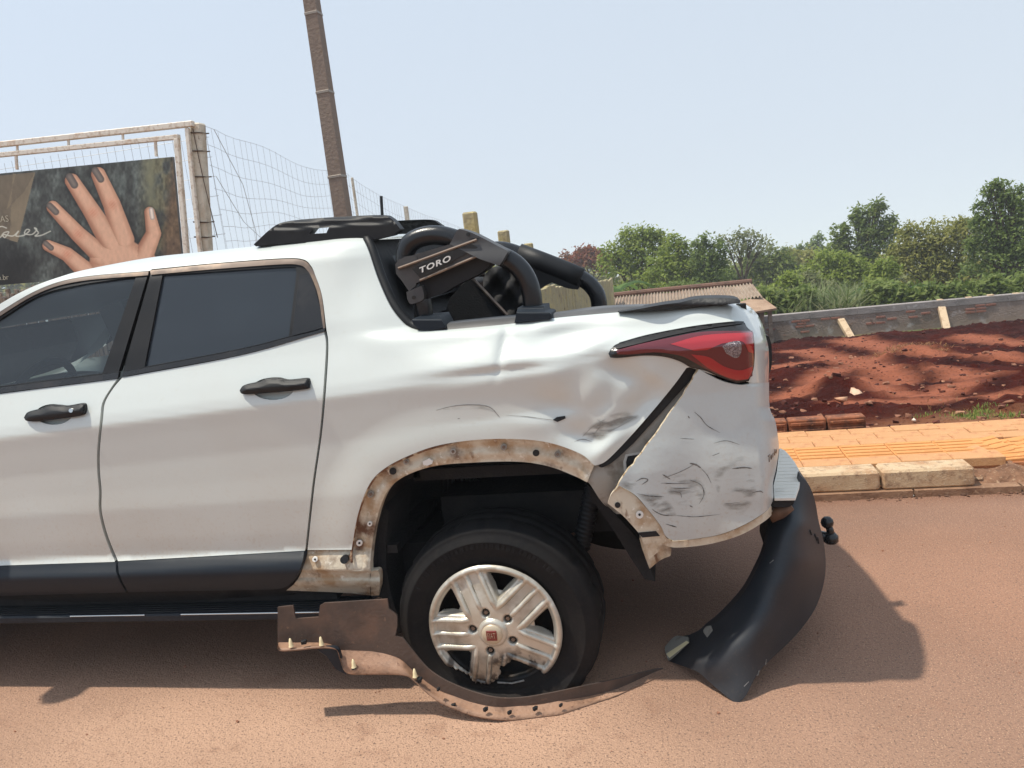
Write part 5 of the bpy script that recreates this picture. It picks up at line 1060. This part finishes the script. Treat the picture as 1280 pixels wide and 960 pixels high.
# holes
hole = (wv > .318) & (rn > .60) & (rn < .89)
xx, zz = rn*np.cos(TT)*290, rn*np.sin(TT)*290          # in the units of the close-up, centre (430,540)
brk = [(-215, -178), (-178, -212), (-142, -228), (-122, -258), (-78, -266), (-40, -256), (-6, -232), (8, -172), (42, -150), (90, -142), (140, -180), (192, -214), (256, -236), (300, -400), (-300, -400), (-260, -190)]
cut = inside(np.array(brk, float), xx+5*np.sin(zz*.13), zz+14*(fbm(xx*.045, zz*.03, 97)-.5)+3*np.sin(xx*.31))
gone = hole | cut
scr = np.clip(1.25-dist_poly(np.array(brk[:13]), xx, zz)/75, 0, 1)*(zz < -70)*(.35+.9*sstep(.35, .62, fbm(xx*.05, zz*.03, 91))); scr = np.clip(scr+.9*lug, 0, 1)
H -= .012*np.clip(1-dist_poly(np.array(brk[:13]), xx, zz)/30, 0, 1)*(fbm(xx*.06, zz*.06, 93))
V = np.stack([HX+RR*np.cos(TT), HY-.004-H, HZ+RR*np.sin(TT)], -1).reshape(-1, 3)
F = []
for i in range(NR-1):
    for j in range(NT):
        j2 = (j+1) % NT
        if not (gone[i, j] or gone[i+1, j] or gone[i, j2] or gone[i+1, j2]): F.append((i*NT+j, i*NT+j2, (i+1)*NT+j2, (i+1)*NT+j))
m_cov = mat('champagne_wheel_cover', (.5, .5, .5), .36, .45, [(9, lin(150, 136, 118), .56, .74), (70, lin(190, 180, 164), .6, .75)], (200, .0006), attr='tint', coat=.15)
cov = mobj('wheel_cover', V, F, m_cov, ty, True)
base_c = np.array(lin(200, 195, 183)); dk = np.array(lin(92, 88, 84)); c_ = base_c + (dk-base_c)*np.clip(scr, 0, 1).reshape(-1, 1)
grime = sstep(.4, .7, fbm(xx*.02+5, zz*.02+5, 95))*.25; c_ = c_*(1-grime.reshape(-1, 1)*[.5, .6, .75])
cv = np.hstack([c_, np.ones((len(c_), 1))]); at = cov.data.color_attributes.new('tint', 'FLOAT_COLOR', 'POINT')
at.data.foreach_set('color', cv[:len(cov.data.vertices)].ravel().astype(np.float32))
sol = cov.modifiers.new('thickness', 'SOLIDIFY'); sol.thickness = .005; sol.offset = -1
MB().lathe([(.0, -.066), (.018, -.066), (.030, -.063), (.035, -.058), (.037, -.03)], (HX, HY, HZ), n=28).build('centre_cap', mat('cap_cream', lin(196, 182, 158), .4, .2), ty, smooth=True)
MB().box((HX, HY-.067, HZ), (.036, .004, .036), bev=.004).build('emblem', M['cap_red'], ty)
ux = np.array([1., 0, .03]); uy = np.array([-.03, 0, 1.])
text_part('emblem_letters', 'FIAT', .023, (HX, HY-.070, HZ), ux*.62, uy*1.25, M['chrome'], ty, extrude=.0006, offset=-.0004)
for a_ in (105, 40, 171, -26, 255):
    p_ = (HX+.31*CR*math.cos(R(a_)), HY-.026, HZ+.31*CR*math.sin(R(a_))); MB().lathe([(.0, -.012), (.007, -.012), (.0085, -.006), (.0085, .02)], p_, n=6).build('lug_nut', M['bronze'], ty)
MB().tube([PY(622, 853, HY-.012), PY(640, 854, HY-.012), PY(655, 850.5, HY-.012)], .003, 6).build('bent_rim_edge', M['scuff'], ty)
# plain wheels that the body hides
for (x, yf, sg) in ((-.66, 2*YC-HY, -1), (-3.65, HY+.02, 1), (-3.65, 2*YC-HY-.02, -1)):
    v, f = tyre(yf, sg, x, .36, flat=False); w_ = mobj('tyre', v, f, M['rubber'], TK); MB().lathe([(.0, .03*sg), (.2, .03*sg), (.226, .005*sg), (.23, .02*sg), (.23, .2*sg)], (x, yf, .36), n=36).build('steel_wheel', M['steel'], w_, smooth=True)
# ---- side step
sb = MB(); sb.box((-2.35, 2.435, .300), (2.45, .130, .030), bev=.006); sb = sb.build('side_step', M['clad'], TK)
for k in range(6): MB().box((-2.35, 2.392+k*.018, .3165), (2.40, .008, .004), bev=.001).build('tread_rib', M['black'], sb)
for x0_, x1_ in ((-2.30, -1.98), (-1.83, -1.28)): MB().tube([(x0_, 2.371, .3135), (x1_, 2.371, .3135)], .0028, 6).build('bright_edge', M['chrome'], sb)  # bright metal line along the front edge of the step
MB().box((-2.35, 2.48, .345), (2.2, .05, .05)).build('step_mount', M['dark'], sb)
# ---- hanging rear bumper
bumpY = rbf([(1000, 594, 2.74), (1015, 615, 2.76), (1022, 649, 2.78), (1031, 690, 2.80), (1030, 727, 2.76), (1019, 761, 2.68), (1000, 787, 2.58), (970, 817, 2.46), (945, 845, 2.38), (932, 868, 2.345), (921, 880, 2.335), (989, 634, 2.64), (970, 649, 2.60), (962, 660, 2.58), (955, 690, 2.55), (947, 709, 2.54), (929, 742, 2.53), (902, 772, 2.54), (884, 788, 2.56), (861, 803, 2.58), (835, 822, 2.60),
    (1004, 655, 2.62), (995, 690, 2.54), (975, 730, 2.47), (945, 765, 2.43), (905, 800, 2.43), (1000, 735, 2.56), (960, 790, 2.42), (920, 830, 2.375), (870, 825, 2.45), (895, 855, 2.385), (1010, 700, 2.60), (850, 832, 2.52)])
bumpY0 = bumpY
def bumpY(x, y):
    x = np.asarray(x, float); y = np.asarray(y, float); c = np.interp(y, [590, 640, 690, 730, 770, 800, 825], [1003, 1000, 972, 942, 905, 868, 838]); t = np.clip((c-x)/26, 0, 1.4); return bumpY0(x, y)+.026*t*t-.003*np.exp(-((c-x)/14)**2)
BO = loop([(1000, 594), (1009, 603), (1016, 617), (1020, 632), (1023, 650), (1028, 670), (1031.5, 692), (1032, 712), (1029.5, 730), (1024, 749), (1016, 766), (1000, 788), (984, 805), (968, 820), (950, 838), (940, 855), (932, 870), (921, 881)], [(910, 872), (899, 863), (885, 851), (872, 840), (852, 832), (835, 826)], [(835, 826), (848, 806), (861, 801.5)], [(861, 802), (874, 796), (884, 787), (902, 772), (929, 742), (947, 709), (955, 689), (962, 660)], [(970, 649), (989, 634), (996, 618)])
bm_ = panel('rear_bumper', BO, bumpY, M['bump'], TK, step=5, thick=.045)
so = [PY(x, y, float(bumpY(x, y))) for x, y in ((1000, 594), (1016, 617), (1023, 650), (1031.5, 692), (1029.5, 730), (1016, 766), (1000, 788))]
V = []; so = np.array(so); n = len(so); pz0 = float(PY(994, 622.5, 2.56)[2])
tops = [so[0]]+[np.array(PZ(x, y, pz0-.006)) for x, y in ((997.5, 587), (992, 578), (985, 569.5), (979, 563.5), (973, 561))]; tops.append(tops[-1]+[-.10, .30, 0]); tops.append(tops[-1]+[-.12, .30, 0])
for k_, tp_ in enumerate(tops): V.append((so-so[0])*(1 if k_ < 5 else .8 if k_ == 5 else .22)+tp_)
mobj('bumper_face', np.vstack(V), [(k*n+i, k*n+i+1, (k+1)*n+i+1, (k+1)*n+i) for k in range(len(tops)-1) for i in range(n-1)], M['bump'], bm_)
panel('bumper_clip', loop([(831, 813.5), (844, 800.5), (860, 801.5)], [(862, 803), (838, 825), (834, 822)]), lambda x, y: bumpY(x, y)-.02, M['inner'], bm_, step=3, thick=.03)
panel('bumper_clip', loop([(833, 818), (858, 802)], [(861, 803.5), (837, 822.5)]), lambda x, y: bumpY(x, y)-.026, M['cream'], bm_, step=3, thick=.006)
panel('bumper_clip', loop([(879, 790), (883, 785), (889, 784)], [(891, 788), (884, 797)]), lambda x, y: bumpY(x, y)-.006, M['inner'], bm_, step=3, thick=.012)
pz = .69; pp = [(974.5, 560), (981, 563), (986, 568.5), (993, 577), (998, 586), (1000.5, 595), (999, 608), (994, 622.5), (968, 623), (967, 607), (971, 590)]
pa = PZ(np.array([p[0] for p in pp]), np.array([p[1] for p in pp]), pz)
yn = 2.56; pz = float(PY(994, 622.5, yn)[2]); kz = np.array([PZ(x, y, pz) for x, y in pp]); n = len(kz)
MB().prism(kz, (0, .0, -.008)).build('step_pad', M['pad'], bm_)
for k in range(14):
    y = 564+k*4.2; l = np.interp(y, [560, 590, 607, 623], [974.8, 971.5, 967.8, 968.5]); r_ = np.interp(y, [560, 568, 577, 586, 595, 608, 622], [975, 985, 992, 997, 999.5, 998, 993.5]); MB().tube([np.array(PZ(l+.6, y, pz+.001)), np.array(PZ(r_-1, y-.7, pz+.001))], .0007, 5).build('tread_rib', M['pad'], bm_)
panel('pad_skirt', loop([(966, 623.5), (994, 623)], [(992, 630), (984, 634), (966, 634)]), lambda x, y: 0*x+2.57, M['dark'], bm_, step=4, thick=.3)
MB().tube([PY(962, 646, 2.60), PY(975, 640, 2.60), PY(988, 631, 2.60)], [.022, .024, .02], 12).build('bumper_bracket', mat('rusty_bracket', lin(110, 84, 66), .7, .2, [(10, lin(70, 52, 42), .45, .65)]), bm_, smooth=True)
panel('bumper_back', loop([(962, 650), (985, 640), (992, 632)], [(985, 665), (970, 690), (958, 692), (961, 668)]), lambda x, y: 0*x+2.70, M['dark'], bm_, step=5, thick=.2)
for q in (((1012, 663), (1014, 668)), ((1018, 668), (1021, 675)), ((1021.5, 672), (1023, 679))): MB().tube([PY(*p_, float(bumpY(*p_))-.001) for p_ in q], .004, 6).build('bumper_nick', M['dark'], bm_)
b0 = np.array(PY(1034, 653, 3.0)); b1 = np.array(PY(1038.5, 672.5, 3.0)); b2 = np.array(PY(1018, 668, 3.02)); tb = MB()
tb.lathe([(.0, .024), (.012, .021), (.021, .012), (.024, 0), (.021, -.012), (.012, -.021), (0, -.024)], b0, axis='z', n=18).tube([b0, (b0+b1)/2+[.004, 0, 0], b1], [.012, .014, .018], 10).lathe([(.0, .022), (.018, .02), (.028, .008), (.028, -.012), (.02, -.02), (0, -.022)], b1, axis='z', n=16).tube([b1, b2], .02, 10)
tb.build('tow_ball', M['trim'], TK, smooth=True)
# badge letters on the rear corner
v, f = text_mesh('TURBO', .06, .001); 
for px, py, ch, r_ in ((961.5, 573.5, 'T', 9), (964, 570.5, 'u', 8), (966.3, 568, 'r', 8), (968.4, 565.5, 'b', 8), (970.2, 563, 'o', 7.5)):
    e = .8; P0 = PY(px, py, TD(np.array(px), np.array(py))-.002); ux = np.array(PY(px+e, py-e*.9, TD(np.array(px+e), np.array(py-e*.9))))-np.array(PY(px-e, py+e*.9, TD(np.array(px-e), np.array(py+e*.9)))); ux /= np.linalg.norm(ux); text_part('badge_letter', ch, .032, P0, ux, (0, 0, 1), M['bronze'], torn, extrude=.001)
# worn relief moulded on the tyre wall
ml = MB(); g_ = random.Random(5); a_ = 40.0
while a_ < 150:
    w_ = g_.uniform(1.6, 3.4); 
    if g_.random() < .8:
        t_0 = R(a_+w_/2); rr_ = .293; rad = np.array([math.cos(t_0), 0, math.sin(t_0)]); tan = np.array([-math.sin(t_0), 0, math.cos(t_0)])
        ml.box((HX+rr_*rad[0], HY-.0172, HZ+rr_*rad[2]), (rr_*R(w_)*.75, .003, g_.uniform(.014, .022)), rot=np.stack([tan, [0, 1., 0], rad], 1), bev=.001)
    a_ += w_+.7
ml.build('moulded_relief', M['rubber'], ty, kind='stuff')
sb3 = MB()
for pts, w in [([(949, 838), (947, 845)], 1.3), ([(958, 824), (957, 831)], 1.1), ([(962, 704), (967, 700)], 1.0), ([(930, 858), (936, 852)], .9)]:
    p = np.array([np.array(pts[0])+(np.array(pts[-1])-np.array(pts[0]))*k/5 for k in range(6)], float); t = np.gradient(p, axis=0); t /= np.linalg.norm(t, axis=1)[:, None]; nn = np.stack([-t[:, 1], t[:, 0]], 1)*w/2; q = np.vstack([p+nn, p-nn]); m_ = len(p); sb3.add(PY(q[:, 0], q[:, 1], bumpY(q[:, 0], q[:, 1])-.0015), [(i, i+1, m_+i+1, m_+i) for i in range(m_-1)])
sb3.build('scrape_marks', M['scuff'], bm_, kind='stuff')
for k_, ch in enumerate('ALL TERRAIN  RADIAL'[:0]): pass
# ---- scuffs and scratches (thin marks lying on the paint)
def stroke(mb, pts, w, dfun, k=.0012):
    w = w*.72
    p = sm(pts, 5) if len(pts) > 2 else np.array([np.array(pts[0])+(np.array(pts[-1])-np.array(pts[0]))*k/5 for k in range(6)], float); p = np.array(p); t = np.gradient(p, axis=0); t /= np.linalg.norm(t, axis=1)[:, None]+1e-9; nn = np.stack([-t[:, 1], t[:, 0]], 1); m = len(p)
    ww = w*np.sin(np.linspace(.12, math.pi-.12, m))**.6*(.7+.6*np.random.default_rng(int(p[0][0]*7)).random(m))
    a = p+nn*ww[:, None]/2; b_ = p-nn*ww[:, None]/2; q = np.vstack([a, b_]); mb.add(PY(q[:, 0], q[:, 1], dfun(q[:, 0], q[:, 1])-k), [(i, i+1, m+i+1, m+i) for i in range(m-1)])
sc1 = MB()
for pts, w in [([(868, 515), (876, 522), (884, 532), (900, 541)], 1.3), ([(860, 520), (862, 523)], 1.6), ([(828, 598), (845, 592), (860, 585), (868, 580)], 1.0), ([(862, 579), (870, 581), (876, 585)], 3.2), ([(828, 593), (833, 596), (838, 599)], 2.2), ([(876, 585), (884, 594), (889, 604)], 1.0),
    ([(826, 604), (845, 604.5), (862, 604)], 1.2), ([(838, 610), (850, 610.5), (864, 610)], 1.4), ([(862, 600), (876, 606), (880, 618), (874, 630)], 1.2), ([(815, 636), (820, 640), (830, 644), (842, 644)], 1.6), ([(842, 644), (868, 646), (900, 643)], 1.0), ([(796, 617), (812, 620), (830, 621)], 1.3),
    ([(915, 586), (930, 584.5), (940, 585.5)], 2.2), ([(892, 554), (908, 551), (925, 556)], 1.2), ([(850, 548), (868, 549)], 1.0), ([(940, 616), (950, 614), (954, 616)], 1.8), ([(795, 602), (803, 598), (810, 600), (802, 606)], 1.8), ([(890, 570), (900, 566)], .9), ([(832, 655), (846, 659)], 1.8), ([(840, 614), (850, 616), (852, 622)], 1.4), ([(905, 630), (925, 628)], .8), ([(862, 632), (866, 634)], 2)]:
    stroke(sc1, pts, w, TD)
sc1.build('scratch_marks', M['scratch'], torn, kind='stuff')
m_sm = bpy.data.materials.new('smudge'); m_sm.use_nodes = True; t_ = m_sm.node_tree; N_ = t_.nodes; L_ = t_.links; p_ = N_['Principled BSDF']; p_.inputs['Base Color'].default_value = (*lin(138, 136, 130), 1); p_.inputs['Roughness'].default_value = .6
tc_ = N_.new('ShaderNodeTexCoord'); nz_ = N_.new('ShaderNodeTexNoise'); nz_.inputs['Scale'].default_value = 24; nz_.inputs['Detail'].default_value = 6; mp_ = N_.new('ShaderNodeMapping'); mp_.inputs['Scale'].default_value = (.45, 1, 1.6); mp_.inputs['Rotation'].default_value = (0, .25, 0)
L_.new(tc_.outputs['Object'], mp_.inputs[0]); L_.new(mp_.outputs[0], nz_.inputs['Vector']); mr_ = N_.new('ShaderNodeMapRange'); mr_.inputs['From Min'].default_value = .44; mr_.inputs['From Max'].default_value = .62; mr_.inputs['To Max'].default_value = .62; L_.new(nz_.outputs[0], mr_.inputs[0]); at_ = N_.new('ShaderNodeAttribute'); at_.attribute_name = 'fade'; mu_ = N_.new('ShaderNodeMath'); mu_.operation = 'MULTIPLY'; L_.new(mr_.outputs[0], mu_.inputs[0]); L_.new(at_.outputs['Fac'], mu_.inputs[1]); L_.new(mu_.outputs[0], p_.inputs['Alpha'])
sm1 = [([(889, 592), (905, 580), (925, 570), (931, 572), (928, 580), (910, 588), (903, 600), (898, 620)], TD, torn), ([(793, 617), (822, 617), (836, 626), (846, 643), (830, 646), (815, 636)], TD, torn), ([(828, 600), (855, 592), (880, 604), (880, 628), (850, 632), (835, 618)], TD, torn), ([(900, 630), (925, 600), (940, 590), (945, 620), (925, 645)], TD, torn),
       ([(716, 551), (722, 545), (745, 526), (756, 519), (790, 513), (800, 522), (778, 534), (757, 549), (740, 555)], D, quarter), ([(540, 513), (575, 506), (605, 506), (628, 520), (600, 512), (560, 513)], D, quarter), ([(770, 606), (785, 598), (800, 604), (790, 616)], TD, torn)]
for poly, df, pr in sm1:
    lpz = loop(poly+[poly[0]], n=4); o = panel('scuff', lpz, (lambda d_: (lambda x, y: d_(x, y)-.0007))(df), m_sm, pr, step=3, thick=0)
    q = np.array([tuple(v.co) for v in o.data.vertices])+origin(o); q = pix(q); o.data.attributes.new('fade', 'FLOAT', 'POINT').data.foreach_set('value', np.clip(dist_poly(lpz, q[:, 0], q[:, 1], True)/6, 0, 1).astype(np.float32))
sc2 = MB()
for pts, w in [([(545, 513), (565, 508), (590, 506), (612, 509), (625, 522)], 1.5), ([(632, 519), (660, 521), (690, 525), (700, 525)], .9), ([(718, 552), (728, 549), (740, 552)], 1.1), ([(728, 546), (740, 534), (757, 524)], 1.1), ([(742, 543), (752, 530), (746, 524)], .9), ([(572, 523.5), (575, 523)], 1.6), ([(760, 540), (778, 531), (795, 521)], 1.0)]: stroke(sc2, pts, w, D)
sc2.build('scratch_marks', M['scuff'], quarter, kind='stuff')
panel('paint_tear', [(691, 525), (696, 521.5), (706, 520), (707, 523), (697, 527.5)], lambda x, y: D(x, y)-.003, M['black'], quarter, step=2, thick=.004)

# ================================================================== LOOSE WHEEL ARCH TRIM on the road
g0 = PZ(620, 902); FL = thing('wheel_arch_trim', 'detached muddy wheel arch trim curled on the road round the flat tyre', 'arch trim', (float(g0[0]), float(g0[1]), 0))
flY = lambda x, y: np.interp(x, [340, 440, 520, 580, 620, 700, 770, 835], [2.20, 2.23, 2.235, 2.215, 2.21, 2.255, 2.36, 2.50])
lowpx = sm([(347, 806), (349, 812.5), (370, 812), (393, 809.5), (419, 811), (425, 825), (434, 841), (470, 842), (505, 843.5), (518, 852), (532, 865), (550, 878), (567, 885.5), (590, 894), (620, 899), (650, 899.5), (690, 895.5), (730, 885), (770, 872), (805, 858), (833, 847)], 5)
midpx = sm([(347, 804), (350, 803), (370, 803), (390, 802.5), (412, 805), (424, 812), (440, 812), (470, 815), (498, 822), (514, 836), (530, 850), (548, 862), (567, 869.5), (590, 878), (620, 883), (650, 882.5), (690, 877.5), (730, 871), (770, 863), (805, 854), (833, 845)], 5)
uppx = sm([(347, 759), (365, 757), (369, 772), (398, 770), (402, 755), (484, 749), (488, 762), (497, 774), (494, 792), (505, 801), (520, 822), (535, 838), (552, 850), (567, 857.5), (590, 866), (620, 873), (650, 873.5), (690, 867), (730, 859.5), (770, 852), (805, 844), (833, 841)], 5)
wall_o = np.vstack([np.array([(347, 759), (366, 757), (369.5, 773.5), (398, 771.5), (400, 757), (405, 754), (484, 749), (486, 761), (496, 769), (496.5, 782), (494, 795)]), sm([(503, 797), (520, 819), (535, 836), (552, 848), (567, 855.5), (590, 864.5), (620, 872), (650, 872.5), (690, 866), (730, 857.5), (770, 849), (805, 840), (826, 836), (834, 838)], 4), midpx[::-1]])
wl = panel('trim_wall', wall_o, lambda x, y: flY(x, y)+.045-.03*np.exp(-((x-375)/40)**2)*0+.0015*np.sin(x*.11), M['flare'], FL, step=4, thick=.006)
n = min(len(lowpx), len(midpx)); A = PY(lowpx[:n, 0], lowpx[:n, 1], flY(lowpx[:n, 0], 0)); B = PY(midpx[:n, 0], midpx[:n, 1], flY(midpx[:n, 0], 0)+.046)
A[:, 2] = np.maximum(A[:, 2], .004); V = np.vstack([A, (A+B)/2+[0, 0, -.004], B, A-[0, -.004, .006]]); fl = mobj('trim_flange', V, [(i, i+1, n+i+1, n+i) for i in range(n-1)]+[(n+i, n+i+1, 2*n+i+1, 2*n+i) for i in range(n-1)]+[(3*n+i, 3*n+i+1, i+1, i) for i in range(n-1)], M['flareout'], FL)
und = panel('trim_skirt', loop([(395, 811), (419, 811.5), (426, 826), (434, 841)], [(432, 843), (420, 836), (408, 820)]), lambda x, y: flY(x, y)+.01, M['clad'], FL, step=3, thick=.02)
for px, py in ((364, 808), (402, 806), (442.5, 834), (519, 846)):
    p_ = np.array(PY(px, py, float(flY(px, 0))+.012)); MB().lathe([(.0, .030), (.003, .028), (.006, .016), (.0075, .004), (.009, 0)], p_, axis='z', n=8).build('push_pin', M['cream'], FL, smooth=True)
for px, py, r in ((380, 804, .010), (443, 839, .010), (524, 851, .011), (548, 863, .007), (567, 883, .008), (607, 888, .009), (637, 892, .008), (669, 887, .009), (701, 883, .007), (556, 881, .006)):
    p_ = np.array(PY(px, py, float(flY(px, 0))+.014)); MB().box(p_+[0, 0, .004], (r*1.8, r*1.2, r*1.4), rot=rotz(px*.1), bev=.002).box(p_+[r*.6, 0, .008], (r*.8, r*.9, r*.9), bev=.001).build('clip', M['black'], FL)
# ================================================================== an unseen bank added for the paint to reflect, and the haze
sheet('added_reflection_bank', -60, 60, -16, -7, 160, 14, lambda x, y: .006+1.5*sstep(-7.2, -13, y)*(.6+.8*fbm(x*.3+3, y*.3, 101)), mat('bank_earth', lin(120, 78, 56), .95, 0, [(2, lin(86, 92, 50), .45, .6), (12, lin(140, 96, 70), .5, .7)], (4, .1)))
hz = bpy.data.materials.new('haze'); hz.use_nodes = True; t_ = hz.node_tree; t_.nodes.remove(t_.nodes['Principled BSDF'])
pvn = t_.nodes.new('ShaderNodeVolumePrincipled'); pvn.inputs['Density'].default_value = .0017; pvn.inputs['Color'].default_value = (.92, .95, 1, 1); t_.links.new(pvn.outputs[0], t_.nodes['Material Output'].inputs['Volume'])
MB().box((0, 20, -1.25), (190, 230, 27.5)).build('haze', hz, kind='stuff')
